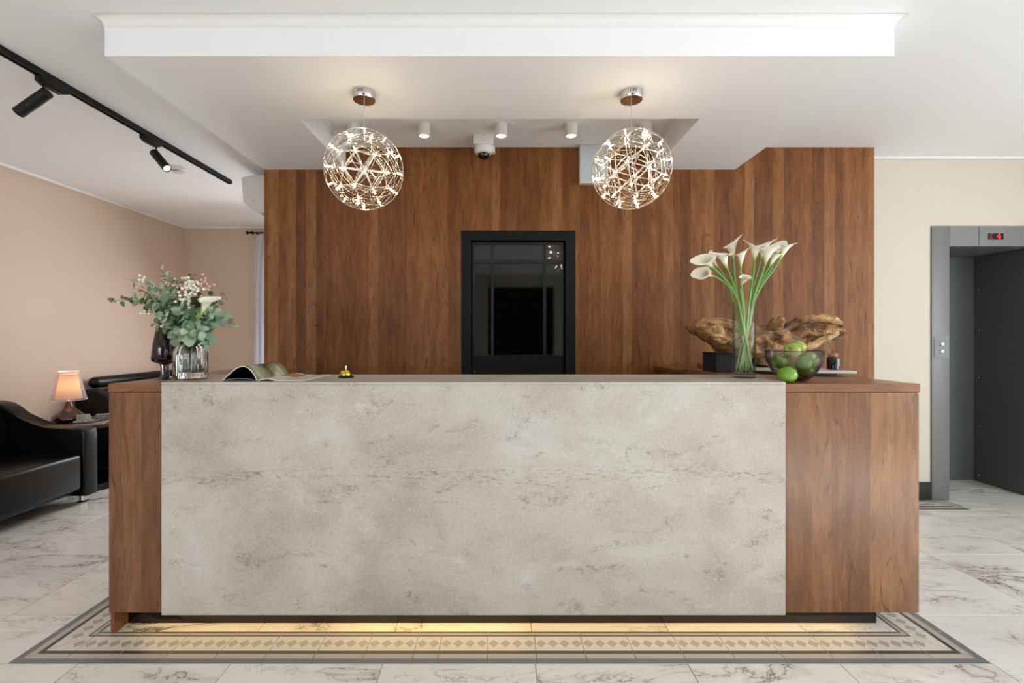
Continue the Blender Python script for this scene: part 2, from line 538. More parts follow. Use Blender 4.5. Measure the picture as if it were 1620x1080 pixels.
bt = border_tile_mesh(T, False, False, 4)
n_front = int((2 * BX - 0.4) / T)                 # straight tiles between the two corners
bt_half = border_tile_mesh(round(2 * BX - 0.4 - n_front * T, 3), False, False, 2)
cl = border_tile_mesh(T, True, False, 4); cr = border_tile_mesh(T, False, True, 4)
place('border_tile', cl, floor, (-BX, BY0, 0))
place('border_tile', cr, floor, (BX - T, BY0, 0))
x = -BX + T
for k in range(n_front + 1):
    if k == n_front // 2 - 1:
        w = 2 * BX - 0.4 - n_front * T
        place('border_tile', bt_half, floor, (x, BY0, 0)); x += w
    else:
        place('border_tile', bt, floor, (x, BY0, 0)); x += T
# side bands run back beside the desk; the first tile of each is the other half of the mitre
place('border_tile', cr, floor, (-BX, BY0 + T, 0), (0, 0, -PI / 2))
place('border_tile', cl, floor, (BX, BY0, 0), (0, 0, PI / 2))
for k in range(1, 8):
    place('border_tile', bt, floor, (-BX, BY0 + T * (k + 1), 0), (0, 0, -PI / 2))
    place('border_tile', bt, floor, (BX, BY0 + T * k, 0), (0, 0, PI / 2))
place('border_tile', cr, floor, (3.54 - T, 3.487, 0))
for k in range(1, 6): place('border_tile', bt, floor, (3.54 - T * (k + 1), 3.487, 0))

# walls
def wall(name, m, boxes):
    b = NB()
    for q in boxes: box(b, *q)
    return struct(name, b, m, smooth=0)
DX0, DX1, DZ = -0.287, 0.574, 2.099
bm = NB()
for q in ((-1.781, DX0, YB, 3.62, 0, CZ), (DX1, 2.839, YB, 3.62, 0, CZ), (DX0, DX1, YB, 3.62, DZ, CZ)): box(bm, *q)
wall_back = struct('wall_back', bm, WOOD_WALL, smooth=0)
wall_left = wall('wall_left', WALL_L, [(XL - 0.12, XL, YF - 0.12, YFAR + 0.12, 0, CZ)])
WX0, WX1, WZ0, WZ1 = -3.10, -1.85, 0.25, 2.35
wall_far = wall('wall_far', WALL_L, [(XL, WX0, YFAR, YFAR + 0.12, 0, CZ), (WX1, -1.72, YFAR, YFAR + 0.12, 0, CZ),
                                    (WX0, WX1, YFAR, YFAR + 0.12, 0, WZ0), (WX0, WX1, YFAR, YFAR + 0.12, WZ1, CZ)])
wall_inner = wall('wall_inner', WALL_L, [(-1.80, -1.72, 3.62, YFAR, 0, CZ)])
EX0, EX1, EZ = 3.436, 4.441, 2.177
wall_right = wall('wall_right', WALL_R, [(-1.72, EX0, YR, YR + 0.1, 0, CZ), (EX1, XR, YR, YR + 0.1, 0, CZ), (EX0, EX1, YR, YR + 0.1, EZ, CZ)])
wall_side = wall('wall_side', WALL_R, [(XR, XR + 0.12, YF, -2.3, 0, CZ), (XR, XR + 0.12, 1.9, YR + 0.1, 0, CZ),
                                      (XR, XR + 0.12, -2.3, 1.9, 0, 0.5), (XR, XR + 0.12, -2.3, 1.9, 2.6, CZ)])
wall_front = wall('wall_front', WALL_F, [(XL, -3.95, YF - 0.12, YF, 0, CZ), (-1.55, -0.26, YF - 0.12, YF, 0, CZ), (1.25, 1.65, YF - 0.12, YF, 0, CZ),
                                        (4.95, XR, YF - 0.12, YF, 0, CZ), (-3.95, -1.55, YF - 0.12, YF, 0, 0.4), (-3.95, -1.55, YF - 0.12, YF, 2.6, CZ),
                                        (1.65, 4.95, YF - 0.12, YF, 0, 0.4), (1.65, 4.95, YF - 0.12, YF, 2.6, CZ), (-0.26, 1.25, YF - 0.12, YF, 2.45, CZ)])
# dark corridor beyond the doorway behind the camera
bm = NB(); box(bm, -0.4, 1.4, YF - 1.6, YF - 1.5, 0, 2.6); box(bm, -0.4, -0.3, YF - 1.5, YF - 0.12, 0, 2.6); box(bm, 1.3, 1.4, YF - 1.5, YF - 0.12, 0, 2.6)
box(bm, -0.4, 1.4, YF - 1.5, YF - 0.12, 2.5, 2.6); box(bm, -0.4, 1.4, YF - 1.5, YF - 0.12, -0.1, 0)
struct('wall_corridor', bm, BLACK_SATIN, smooth=0)

# windows: frame bars and panes; light comes from the lamps set at each opening
def window(name, axis, u0, u1, z0, z1, pos, nv):
    b = NB(); t = 0.05
    def bar(a0, a1, c0, c1):
        if axis == 'x': box(b, a0, a1, pos - 0.03, pos + 0.03, c0, c1)
        else: box(b, pos - 0.03, pos + 0.03, a0, a1, c0, c1)
    bar(u0, u1, z0, z0 + t); bar(u0, u1, z1 - t, z1); bar(u0, u0 + t, z0, z1); bar(u1 - t, u1, z0, z1)
    for k in range(1, nv):
        u = u0 + (u1 - u0) * k / nv; bar(u - t / 2, u + t / 2, z0, z1)
    o = struct(name, b, WHITE_PL, smooth=0)
    for k in range(nv):
        a, c = u0 + (u1 - u0) * k / nv + t / 2, u0 + (u1 - u0) * (k + 1) / nv - t / 2
        p = NB()
        if axis == 'x': box(p, a, c, pos - 0.003, pos + 0.003, z0 + t, z1 - t)
        else: box(p, pos - 0.003, pos + 0.003, a, c, z0 + t, z1 - t)
        obj('pane', p, GLASS, o, smooth=0)
    return o
window('window_1', 'x', WX0, WX1, WZ0, WZ1, YFAR + 0.07, 2)
window('window_2', 'y', -2.3, 1.9, 0.5, 2.6, XR + 0.06, 3)
window('window_3', 'x', 1.65, 4.95, 0.4, 2.6, YF - 0.06, 3)  # unseen front windows, added with the fill lamps
window('window_4', 'x', -3.95, -1.55, 0.4, 2.6, YF - 0.06, 2)

# ceiling with dropped soffit, cove moulding
bm = NB(); box(bm, XL - 0.12, XR + 0.12, YF - 0.12, YFAR + 0.12, CZ, CZ + 0.1)
ceiling = struct('ceiling', bm, CEIL, smooth=0)
SX0, SX1, SY0, SZ = -1.782, 1.784, 2.098, 2.5635
RX0, RX1, RY0 = -1.162, 1.165, 2.702
bm = NB()
prism(bm, [(SX0, SY0), (SX1, SY0), (SX1, YB), (RX1, YB), (RX1, RY0), (RX0, RY0), (RX0, YB), (SX0, YB)], 'z', SZ, CZ)
obj('soffit', bm, CEIL, ceiling, smooth=0)
def cove(bm, p0, p1, out, size):
    """concave moulding strip under the ceiling from p0 to p1 (x,y), out = outward direction, mitred ends"""
    prof = []
    for k in range(9):
        a = k / 8 * PI / 2
        prof.append((size * (1 - math.cos(a)) + 0.003, -size * (1 - math.sin(a))))
    prof = [(0, -size - 0.006), (0.003, -size - 0.006)] + prof + [(size + 0.004, 0), (0, 0)]
    d = (Vector(p1) - Vector(p0)).normalized(); o = Vector(out)
    A = []; B = []
    for u, z in prof:
        a = Vector(p0) + o * u - d * u; c = Vector(p1) + o * u + d * u
        A.append(bm.verts.new((a.x, a.y, CZ - 0.0002 + z))); B.append(bm.verts.new((c.x, c.y, CZ - 0.0002 + z)))
    n = len(prof)
    for i in range(n):
        j = (i + 1) % n
        bm.faces.new((A[i], A[j], B[j], B[i]))
    bm.faces.new(A[::-1]); bm.faces.new(B)
bm = NB()
cove(bm, (SX0, SY0), (SX1, SY0), (0, -1), 0.032)
cove(bm, (SX0, YB), (SX0, SY0), (-1, 0), 0.032)
cove(bm, (SX1, SY0), (SX1, YB), (1, 0), 0.032)
obj('cove_moulding', bm, MOULD, ceiling, smooth=20)
bm = NB()
box(bm, RX0 - 0.001, RX0 + 0.02, RY0, YB, CZ - 0.022, CZ); box(bm, RX1 - 0.02, RX1 + 0.001, RY0, YB, CZ - 0.022, CZ)
obj('recess_moulding', bm, MOULD, ceiling, smooth=0)
def trim(name, b): return struct(name, b, MOULD)
bm = NB(); box(bm, XL, XL + 0.03, YF, YFAR, CZ - 0.03, CZ - 0.0005, 0.006); trim('trim_1', bm)
bm = NB(); box(bm, XL + 0.03, -1.9, YFAR - 0.03, YFAR, CZ - 0.03, CZ - 0.0005, 0.006); trim('trim_2', bm)
bm = NB(); box(bm, 2.84, XR, YR - 0.022, YR, CZ - 0.022, CZ - 0.0005, 0.005); trim('trim_3', bm)
bm = NB(); box(bm, 2.0, EX0, YR - 0.012, YR, 0, 0.142, 0.003); struct('baseboard_right', bm, BASEB)
bm = NB(); box(bm, XL, XL + 0.012, YF, YFAR, 0, 0.1, 0.003); struct('baseboard_left', bm, BASEB)

# black door in the wooden wall
door = bpy.data.objects.new('door_1', None); COL.objects.link(door); door['kind'] = 'structure'
door['label'] = 'black metal door with dark glass panes and thin muntins in the wooden wall'
door.location = (0, YB, 0)
bm = NB(); fw = 0.072
prism(bm, [(DX0, 0), (DX0, DZ), (DX1, DZ), (DX1, 0), (DX1 - fw, 0), (DX1 - fw, DZ - fw), (DX0 + fw, DZ - fw), (DX0 + fw, 0)], 'y', -0.008, 0.08)
obj('door_frame', bm, BLACK_SATIN, door, smooth=0)
lx0, lx1, lz1 = DX0 + fw + 0.006, DX1 - fw - 0.006, DZ - fw - 0.006
bm = NB(); box(bm, lx0, lx1, 0.052, 0.078, 0.01, lz1 - 0.0); obj('door_leaf', bm, BLACK_SATIN, door, smooth=0)
def dpx(px): return (px - VPX) / 208.0
def dpz(py): return EYE + (VPY - py) / 208.0
colx = [(750.5, 776.5), (781, 860), (864.5, 890.5)]
rows = [(386, 410), (416, 562)]
for (a, b_) in colx:
    for (c, d) in rows:
        bm = NB(); box(bm, dpx(a), dpx(b_), 0.046, 0.053, dpz(d), dpz(c)); obj('pane', bm, BLACK_GLASS, door, smooth=0)
xs_b = [(lx0, dpx(750.5)), (dpx(776.5), dpx(781)), (dpx(860), dpx(864.5)), (dpx(890.5), lx1)]
for (a, b_) in xs_b:
    bm = NB(); box(bm, a, b_, 0.036, 0.053, dpz(562), lz1, 0.002, 1); obj('muntin', bm, BLACK_METAL, door, smooth=0)
for (c, d) in ((386, 0), (416, 410)):
    bm = NB(); box(bm, lx0, lx1, 0.037, 0.052, dpz(c), lz1 if d == 0 else dpz(d), 0.002, 1); obj('muntin', bm, BLACK_METAL, door, smooth=0)
bm = NB(); box(bm, lx0, lx1, 0.036, 0.053, 0.05, dpz(562)); obj('kick_panel', bm, BLACK_SATIN, door, smooth=0)
bm = NB(); cyl(bm, (lx0 + 0.025, 0.036, 1.03), (lx0 + 0.025, -0.005, 1.03), 0.009, seg=12); tube(bm, [(lx0 + 0.025, -0.005, 1.03), (lx0 + 0.09, -0.008, 1.03)], 0.008, 10)
obj('door_handle', bm, CHROME, door)

# ------------------------------------------------------------------ reception desk
desk = thing('reception_desk', 'long reception desk with grey speckled stone front and walnut ends', 'reception desk')
YS, YW = 2.0115, 2.0315          # stone face, wood face
ZS, ZW, ZB = 1.1007, 1.0905, 0.091
LX, RXD = -1.708, 1.835
bm = NB(); box(bm, -1.464, 1.24, YS, YS + 0.02, ZB, ZS - 0.012, 0.0015, 1)
obj('stone_front', bm, STONE, desk)['label'] = 'grey speckled stone front slab with a brown vein'
bm = NB(); prism(bm, [(-1.464, YS), (1.24, YS), (1.335, 2.42), (-1.62, 2.42)], 'z', ZS - 0.012, ZS, 0.0015, seg=1)
obj('stone_top', bm, STONE, desk)
bm = NB(); box(bm, LX, -1.4645, YW, YW + 0.018, ZB, ZW - 0.038, 0.001, 1); obj('side_panel', bm, WOOD_DESK, desk)
bm = NB(); box(bm, 1.2405, RXD, YW, YW + 0.018, ZB, ZW - 0.038, 0.001, 1); obj('side_panel', bm, WOOD_DESK, desk)
bm = NB(); box(bm, LX, LX + 0.018, YW + 0.019, 3.0, ZB, ZW - 0.038, 0.001, 1); obj('end_panel', bm, WOOD_DESK, desk)
bm = NB(); box(bm, RXD - 0.018, RXD, YW + 0.019, 3.0, ZB, ZW - 0.038, 0.001, 1); obj('end_panel', bm, WOOD_DESK, desk)
bm = NB(); prism(bm, [(LX - 0.002, YW - 0.001), (-1.4645, YW - 0.001), (-1.4725, 2.033), (-1.625, 2.43), (-1.3, 2.43), (-1.3, 3.0), (LX - 0.002, 3.0)], 'z', ZW - 0.037, ZW, 0.001, seg=1)
obj('side_top', bm, WOOD_TOP, desk)
bm = NB(); prism(bm, [(1.2405, YW - 0.001), (RXD + 0.003, YW - 0.001), (RXD + 0.003, 3.0), (1.2, 3.0), (1.2, 2.43), (1.338, 2.43), (1.2455, 2.033)], 'z', ZW - 0.037, ZW, 0.001, seg=1)
obj('side_top', bm, WOOD_TOP, desk)
bm = NB(); box(bm, -1.681, 1.708, 2.105, 2.125, 0.0, 0.14); obj('toe_kick', bm, BLACK_GLOSS, desk, smooth=0)
bm = NB(); box(bm, 1.688, 1.708, 2.127, 2.98, 0.0, 0.14); obj('toe_kick', bm, BLACK_GLOSS, desk, smooth=0)
bm = NB(); box(bm, -1.70, -1.682, YW, 2.98, 0.0, ZB, 0.001, 1); obj('leg_panel', bm, WOOD_DESK, desk)
bm = NB(); box(bm, LX + 0.02, RXD - 0.02, 2.05, 2.40, 0.1, 0.12); obj('bottom_board', bm, WOOD_DARK, desk, smooth=0)
bm = NB(); box(bm, -1.55, 1.66, 2.075, 2.09, 0.094, 0.0995); obj('led_strip', bm, LEDSTRIP, desk, smooth=0)
bm = NB(); box(bm, LX + 0.03, RXD - 0.03, 2.42, 3.0, 0.70, 0.74, 0.002, 1); obj('worktop', bm, WOOD_DESK, desk)
area('led_strip_light', (0.0, 2.085, 0.09), (0, 0, 0), 3.2, 0.012, 1.5, (1.0, 0.67, 0.25))
area('led_strip_light_middle', (-0.3, 2.085, 0.089), (0, 0, 0), 0.75, 0.012, 0.2, (1.0, 0.67, 0.25))

# stone shelf plate on the right wing
sh = thing('stone_shelf', 'pale stone shelf plate raised above the walnut desk end, under the driftwood', 'shelf', (1.6, 2.6, ZW))
bm = NB(); prism(bm, [(-0.20, 0.02), (0.02, -0.19), (0.235, -0.215), (0.235, -0.12), (0.06, 0.36), (-0.20, 0.36)], 'z', 0.016, 0.030, 0.002, seg=1)
obj('plate', bm, mat('pale_stone', '#c9c6c1', 0.35), sh)
bm = NB(); prism(bm, [(-0.16, 0.08), (0.03, -0.12), (0.19, -0.14), (0.04, 0.32), (-0.16, 0.32)], 'z', 0.0003, 0.0158)
obj('riser', bm, WOOD_DARK, sh, smooth=0)
ZSH = ZW + 0.030

# ------------------------------------------------------------------ furniture behind the desk
cab = thing('wall_cabinet', 'low walnut cabinet against the wooden wall behind the stone desk', 'cabinet', (1.5, 3.3, 0))
bm = NB(); box(bm, -0.32, 0.4, -0.2, 0.2, 0.0, 1.05, 0.002, 1); obj('body', bm, WOOD_WALL, cab)
bm = NB(); box(bm, -0.325, 0.405, -0.205, 0.205, 1.051, 1.078, 0.002, 1); obj('top', bm, mat('walnut_edge', '#6b4327', 0.3), cab)
bx = thing('black_box', 'plain black box behind the lily vase, left of the driftwood', 'box', (1.345, 2.77, 0.741))
bm = NB(); box(bm, -0.095, 0.12, -0.09, 0.09, 0.0, 0.455, 0.004); obj('case', bm, mat('black_plastic', '#040404', 0.8), bx)
bm = NB(); box(bm, -0.098, 0.123, -0.093, 0.093, 0.456, 0.462, 0.002, 1); obj('lid', bm, mat('black_plastic', '#040404', 0.8), bx)
wb = thing('wooden_tray', 'small walnut tray on the low wall cabinet beside the black box', 'tray', (1.48, 3.25, 1.0785))
bm = NB(); box(bm, -0.07, 0.07, -0.06, 0.06, 0.0, 0.032, 0.003); obj('tray_body', bm, WOOD_DESK, wb)
bm = NB(); ball(bm, (0.045, -0.03, 0.038), 0.0075, 10, 8); obj('knob', bm, WHITE_PL, wb)

# ------------------------------------------------------------------ elevator
el = thing('elevator', 'grey steel elevator entrance with red floor display in the cream wall', 'elevator', (3.94, YR, 0))
el['kind'] = 'thing'
def ex(px): return (px - VPX) / 198.5 - 3.94
def ez(py): return EYE + (VPY - py) / 198.5
bm = NB(); box(bm, ex(1472), ex(1500), -0.012, 0.5, 0, 2.177, 0.003); obj('jamb', bm, STEEL, el)
bm = NB(); box(bm, 4.30 - 3.94, 4.44 - 3.94, -0.012, 0.5, 0, 2.177, 0.003)
obj('jamb', bm, STEEL, el)
bm = NB(); box(bm, 4.292 - 3.94, 4.2995 - 3.94, 0.004, 0.5, 0, 2.01); rp = obj('reveal_panel', bm, STEEL_DD, el, smooth=0)
rp['label'] = 'dark grey reveal panel with a row of screws'
for z in (0.06, 0.50, 0.93, 1.36, 1.72, 1.93):
    bm = NB(); ball(bm, (4.290 - 3.94, 0.455, z), 0.006, 8, 6, (0.5, 1, 1)); obj('screw', bm, CHROME, rp)
bm = NB(); box(bm, ex(1500.3), ex(1546.5), -0.010, 0.05, 2.017, 2.177, 0.002, 1); obj('header_panel', bm, STEEL, el)
bm = NB(); box(bm, ex(1547.3), 4.2995 - 3.94, -0.010, 0.05, 2.017, 2.177, 0.002, 1); obj('header_panel', bm, STEEL, el)
bm = NB(); box(bm, ex(1500.3), 4.2915 - 3.94, 0.051, 0.5, 2.017, 2.10); obj('reveal_soffit', bm, STEEL_D, el, smooth=0)
bm = NB(); box(bm, ex(1500.3) - 0.05, 4.40 - 3.94, 0.502, 0.53, 0.003, 2.10); obj('door_panel', bm, STEEL_D, el, smooth=0)
bm = NB(); box(bm, ex(1561), ex(1585), -0.0135, -0.0105, ez(379.2), ez(369.6)); dsp = obj('display', bm, mat('display_black', '#050304', 0.2), el, smooth=0)
def glyph(parent, strokes, x, z, h, m, t):
    b = NB()
    for (a, c, d, e) in strokes:
        p0 = Vector((x + a * h, -0.0142, z + c * h)); p1 = Vector((x + d * h, -0.0142, z + e * h))
        dv = (p1 - p0).normalized() * t * 0.5; nv = Vector((-dv.z, 0, dv.x))
        q = [p0 - dv - nv, p1 + dv - nv, p1 + dv + nv, p0 - dv + nv]
        A = [b.verts.new(v) for v in q]; B = [b.verts.new(v + Vector((0, 0.0006, 0))) for v in q]
        b.faces.new(A); b.faces.new(B[::-1])
        for i in range(4): b.faces.new((A[i], B[i], B[(i + 1) % 4], A[(i + 1) % 4]))
    obj('digit', b, m, parent, smooth=0)
glyph(dsp, [(0.45, 1, 0.1, 1), (0.1, 1, 0.0, 0.85), (0, 0.85, 0, 0.15), (0, 0.15, 0.1, 0), (0.1, 0, 0.45, 0)], ex(1564.8), ez(377.6), 0.034, LED_RED2, 0.0035)
glyph(dsp, [(0.45, 0, 0.45, 1), (0.45, 1, 0.0, 0.45), (0, 0.45, 0.6, 0.42), (0.3, 0.62, 0.4, 0.75)], ex(1575.6), ez(377.6), 0.034, LED_RED, 0.009)
bm = NB(); box(bm, ex(1475.6), ex(1498.5), -0.0155, -0.0125, ez(567.5), ez(531), 0.001, 1); cp = obj('call_plate', bm, STEEL, el)
for py in (544, 555.5):
    bm = NB(); lathe(bm, [(0, 0.008), (0.013, 0.007), (0.017, 0.003), (0.017, 0)], 18)
    o = obj('call_button', bm, mat('satin_steel', '#b4b3aa', 0.4, 0.4), cp, (ex(1487.5), -0.0155, ez(py)), (PI / 2, 0, 0))

# ------------------------------------------------------------------ ceiling fittings
def bulb_mesh():
    b = NB(); lathe(b, [(0, 0), (0.0028, 0.001), (0.0034, 0.012), (0.0024, 0.022), (0, 0.026)], 8); return mesh('bulb', b, BULB)
BM = bulb_mesh()
def socket_mesh():
    b = NB(); lathe(b, [(0, 0), (0.0030, 0.0005), (0.0030, 0.012), (0.0, 0.0125)], 8); return mesh('socket', b, STEEL_W)
SM = socket_mesh()
bmi = NB(); bmesh.ops.create_icosphere(bmi, subdivisions=1, radius=1.0)
ico12 = [v.co.normalized() for v in bmi.verts]; bmi.free()
bmi = NB(); bmesh.ops.create_icosphere(bmi, subdivisions=2, radius=1.0)
ico42 = [v.co.normalized() for v in bmi.verts]
ico42e = [(e.verts[0].co.normalized(), e.verts[1].co.normalized()) for e in bmi.edges]; bmi.free()
def ring_mesh(deg):
    b = NB(); pts = []
    ang = math.radians(deg)
    for k in range(48):
        a = 2 * PI * k / 48
        pts.append(Vector((math.sin(ang) * math.cos(a), math.sin(ang) * math.sin(a), math.cos(ang))) * 0.2)
    tube(b, pts, 0.0012, 5, closed=True); return mesh('wire_ring', b, STEEL_W)
RM = [ring_mesh(36), ring_mesh(63.4)]
def make_pendant(label, X, Y, Zc, rz):
    t = thing('pendant_lamp', label, 'lamp', (X, Y, SZ), 0, 'wire globe pendant lamps')
    b = NB(); lathe(b, [(0, 0), (0.0575, 0), (0.0575, -0.040), (0.055, -0.044), (0.0, -0.045)], 40)
    c = obj('canopy', b, CHROME, t)
    for k in range(5):
        a = -PI / 2 + (k - 2) * 0.13 - 0.1
        b = NB(); box(b, 0.0572, 0.0582, -0.0016, 0.0016, -0.024, -0.009); obj('vent_slot', b, BLACK_METAL, c, rot=(0, 0, a), smooth=0)
    zc = Zc - SZ
    b = NB(); tube(b, [(0, 0, -0.045), (0, 0, zc + 0.205)], 0.0022, 8); obj('cable', b, mat('clear_cable', '#cfc9bf', 0.3), t)
    b = NB(); lathe(b, [(0, zc + 0.215), (0.006, zc + 0.213), (0.007, zc + 0.19), (0.012, zc + 0.185), (0, zc + 0.182)], 16); obj('ferrule', b, CHROME, t)
    tilt = Quaternion((0, 0, 1), rz) @ Quaternion((1, 0, 0), 0.35)
    for v in ico12:
        q = Vector((0, 0, 1)).rotation_difference(tilt @ v)
        for rm in RM:
            place('wire_ring', rm, t, mtx=Matrix.Translation((0, 0, zc)) @ q.to_matrix().to_4x4())
    b = NB(); C = Vector((0, 0, zc))
    for a, d in ico42e:
        a2, d2 = tilt @ a, tilt @ d
        pts = [C + a2.lerp(d2, k / 5).normalized() * 0.166 for k in range(6)]
        tube(b, pts, 0.0028, 6, flat=C, caps=False)
    obj('steel_lattice', b, STEEL_W, t)
    b = NB()
    for k in range(3):
        a = rz + k * 2 * PI / 3
        tube(b, [C, C + Vector((math.cos(a) * 0.11, math.sin(a) * 0.11, 0.11))], 0.004, 8)
    tube(b, [C + Vector((0, 0, 0.19)), C - Vector((0, 0, 0.16))], 0.003, 8)
    obj('core_rod', b, CHROME, t)
    for v in ico42:
        v2 = tilt @ v; q = Vector((0, 0, 1)).rotation_difference(v2).to_matrix().to_4x4()
        s = place('socket', SM, t, mtx=Matrix.Translation(C + v2 * 0.160) @ q)
        place('bulb', BM, s, (0, 0, 0.0128))
    return t
make_pendant('wire globe pendant lamp left of the ceiling camera', -0.70, 2.407, 2.160, 0.3)
make_pendant('wire globe pendant lamp in front of the pale wall panel', 0.684, 2.407, 2.163, 0.9)

dl_labels = ['white cylinder downlight behind the left globe lamp', 'white cylinder downlight right of the left globe lamp',
             'white cylinder downlight just right of the ceiling camera', 'white cylinder downlight left of the pale wall panel',
             'white cylinder downlight behind the right globe lamp']
for X, lab in zip((-0.985, -0.508, 0.013, 0.485, 0.99), dl_labels):
    t = thing('downlight', lab, 'downlight', (X, 3.137, CZ), 0, 'white cylinder downlights in the ceiling recess')
    b = NB(); lathe(b, [(0, 0), (0.0415, 0), (0.0415, -0.078), (0.038, -0.080), (0.034, -0.080), (0.034, -0.072), (0, -0.072)], 32); obj('housing', b, WHITE_PL, t)
    b = NB(); lathe(b, [(0, -0.073), (0.0335, -0.073), (0.0335, -0.0775), (0, -0.0775)], 24); obj('lens', b, LENS, t)
    d = bpy.data.lights.new('downlight_beam', 'SPOT'); d.energy = 5.0; d.color = (1, 0.9, 0.75); d.spot_size = 1.6; d.spot_blend = 0.8; d.shadow_soft_size = 0.03
    lo = bpy.data.objects.new('downlight_beam', d); COL.objects.link(lo); lo.location = (X, 3.137, CZ - 0.085)

t = thing('security_camera', 'white dome security camera on the recess ceiling', 'camera', (-0.113, 3.345, CZ))
b = NB(); box(b, -0.07, 0.07, -0.07, 0.07, -0.073, 0, 0.008); m_ = obj('mount_box', b, WHITE_PL, t)
b = NB(); tube(b, [(0.018 * math.cos(a), -0.0708, -0.034 + 0.018 * math.sin(a)) for a in [2 * PI * k / 20 for k in range(20)]], 0.0012, 6, closed=True); obj('mount_seal', b, mat('grey_plastic', '#b9b7b2', 0.5), m_)
b = NB(); lathe(b, [(0, -0.0735), (0.066, -0.0735), (0.066, -0.10), (0.058, -0.118), (0.044, -0.122), (0, -0.122)], 32); obj('dome_ring', b, WHITE_PL, t)
b = NB(); lathe(b, [(0.0425, -0.1225), (0.041, -0.134), (0.033, -0.146), (0.02, -0.155), (0.0, -0.158), ], 28); obj('dome', b, mat('tinted_dome', '#120f0d', 0.06), t)
b = NB(); box(b, 0.05, 0.082, -0.03, 0.03, -0.112, -0.074, 0.006); obj('bracket', b, WHITE_PL, t)

t = thing('wall_panel_box', 'pale blue-grey panel with white frame high on the wooden wall', 'panel', (0.705, YB, 2.585))
b = NB(); box(b, -0.105, 0.105, -0.06, -0.0005, -0.143, 0.143, 0.003); obj('frame', b, WHITE_PL, t)
b = NB(); box(b, -0.098, 0.098, -0.0625, -0.0603, -0.136, 0.136, 0.001, 1); obj('face', b, mat('pale_blue_grey', '#bcc4c6', 0.4), t)

# track lighting
XT = -2.468
tr = thing('lighting_track', 'black track rail along the lounge ceiling', 'track', (XT, 0, CZ))
b = NB(); prism(b, [(-0.018, 0), (-0.018, -0.034), (-0.009, -0.034), (-0.009, -0.014), (0.009, -0.014), (0.009, -0.034), (0.018, -0.034), (0.018, 0)], 'y', 1.4, 4.25)
obj('rail', b, BLACK_METAL, tr, smooth=0)
b = NB(); box(b, -0.0185, 0.0185, 4.2505, 4.262, -0.0345, 0, 0.002, 1); obj('end_cap', b, BLACK_METAL, tr)
def spot(label, Y, dirv, L, sy, lit):
    t = thing('track_spotlight', label, 'spotlight', (XT, Y, CZ - 0.035), 0, 'black track spotlights')
    b = NB(); prism(b, [(-0.08, 0), (-0.08, -0.026), (-0.05, -0.038), (0.05, -0.038), (0.08, -0.022), (0.08, 0)], 'x', -0.02, 0.02, 0.002); obj('adapter', b, BLACK_METAL, t)
    p = Vector((0, sy, -0.038)); b = NB(); tube(b, [p, p + Vector((0, 0, -0.04))], 0.006, 10); obj('stem', b, BLACK_METAL, t)
    d = Vector(dirv).normalized(); pv = p + Vector((0, 0, -0.055)); a = pv - d * 0.03; e = pv + d * (L - 0.03)
    b = NB(); u, v = frame_for(d); r = 0.029
    prof = [(0, 0), (r - 0.003, 0), (r, 0.003), (r, L), (r - 0.004, L), (r - 0.004, L - 0.012), (0, L - 0.012)]
    lathe(b, prof, 28)
    q = Vector((0, 0, 1)).rotation_difference(d).to_matrix().to_4x4()
    place('lamp_head', mesh('lamp_head', b, BLACK_METAL), t, mtx=Matrix.Translation(a) @ q)
    b = NB(); lathe(b, [(0, L - 0.0115), (r - 0.0045, L - 0.0115), (r - 0.0045, L - 0.006), (0, L - 0.006)], 24)
    place('lens', mesh('lens', b, LENS if lit else mat('frosted_lens', '#cfcac0', 0.4)), t, mtx=Matrix.Translation(a) @ q)
    if lit:
        l = bpy.data.lights.new('track_beam', 'SPOT'); l.energy = 6; l.color = (1, 0.9, 0.76); l.spot_size = 0.9; l.spot_blend = 0.7; l.shadow_soft_size = 0.02
        lo = bpy.data.objects.new('track_beam', l); COL.objects.link(lo)
        lo.location = Vector((XT, Y, CZ - 0.035)) + e + d * 0.01
        lo.rotation_euler = d.to_track_quat('-Z', 'Y').to_euler()
    return t
spot('black track spotlight aimed at the beige wall, nearest the camera', 2.565, (-0.85, 0.05, -0.53), 0.20, -0.05, False)
spot('black track spotlight with lit lens beside the smoke detector', 3.29, (0.62, -0.22, -0.64), 0.19, 0.05, True)

sd = at(282, 271, 3.95)
t = thing('smoke_detector', 'white round smoke detector on the lounge ceiling', 'smoke detector', (sd.x, 3.95, CZ)); t.scale = (0.85, 0.85, 1)
b = NB(); lathe(b, [(0, 0), (0.066, 0), (0.066, -0.012), (0.058, -0.022), (0.046, -0.024), (0.043, -0.04), (0.03, -0.046), (0, -0.047)], 36); obj('body', b, WHITE_PL, t)
b = NB(); tube(b, [(0.0455 * math.cos(a), 0.0455 * math.sin(a), -0.031) for a in [-2.2 + 1.2 * k / 10 for k in range(11)]], 0.003, 6); obj('vent_slot', b, BLACK_METAL, t)

ac = thing('air_conditioner', 'white wall air conditioner beside the wooden wall', 'air conditioner', (-1.802, 3.92, 2.343))
prof = [(0, 0.02), (0, 0.32), (-0.29, 0.318), (-0.37, 0.302), (-0.378, 0.295), (-0.362, 0.10), (-0.350, 0.082), (-0.29, 0.03), (-0.24, 0.008), (-0.16, 0.0)]
b = NB(); prism(b, prof, 'y', 0, 0.85, 0.006); obj('body', b, WHITE_PL, ac)
b = NB(); prism(b, [(-0.265, 0.008), (-0.27, 0.014), (-0.12, -0.055), (-0.115, -0.062)], 'y', 0.05, 0.8); obj('louvre', b, WHITE_PL, ac)
b = NB(); ball(b, (-0.27, -0.002, 0.11), 0.006, 8, 6); obj('screw_cap', b, mat('grey_plastic', '#b9b7b2', 0.5), ac)

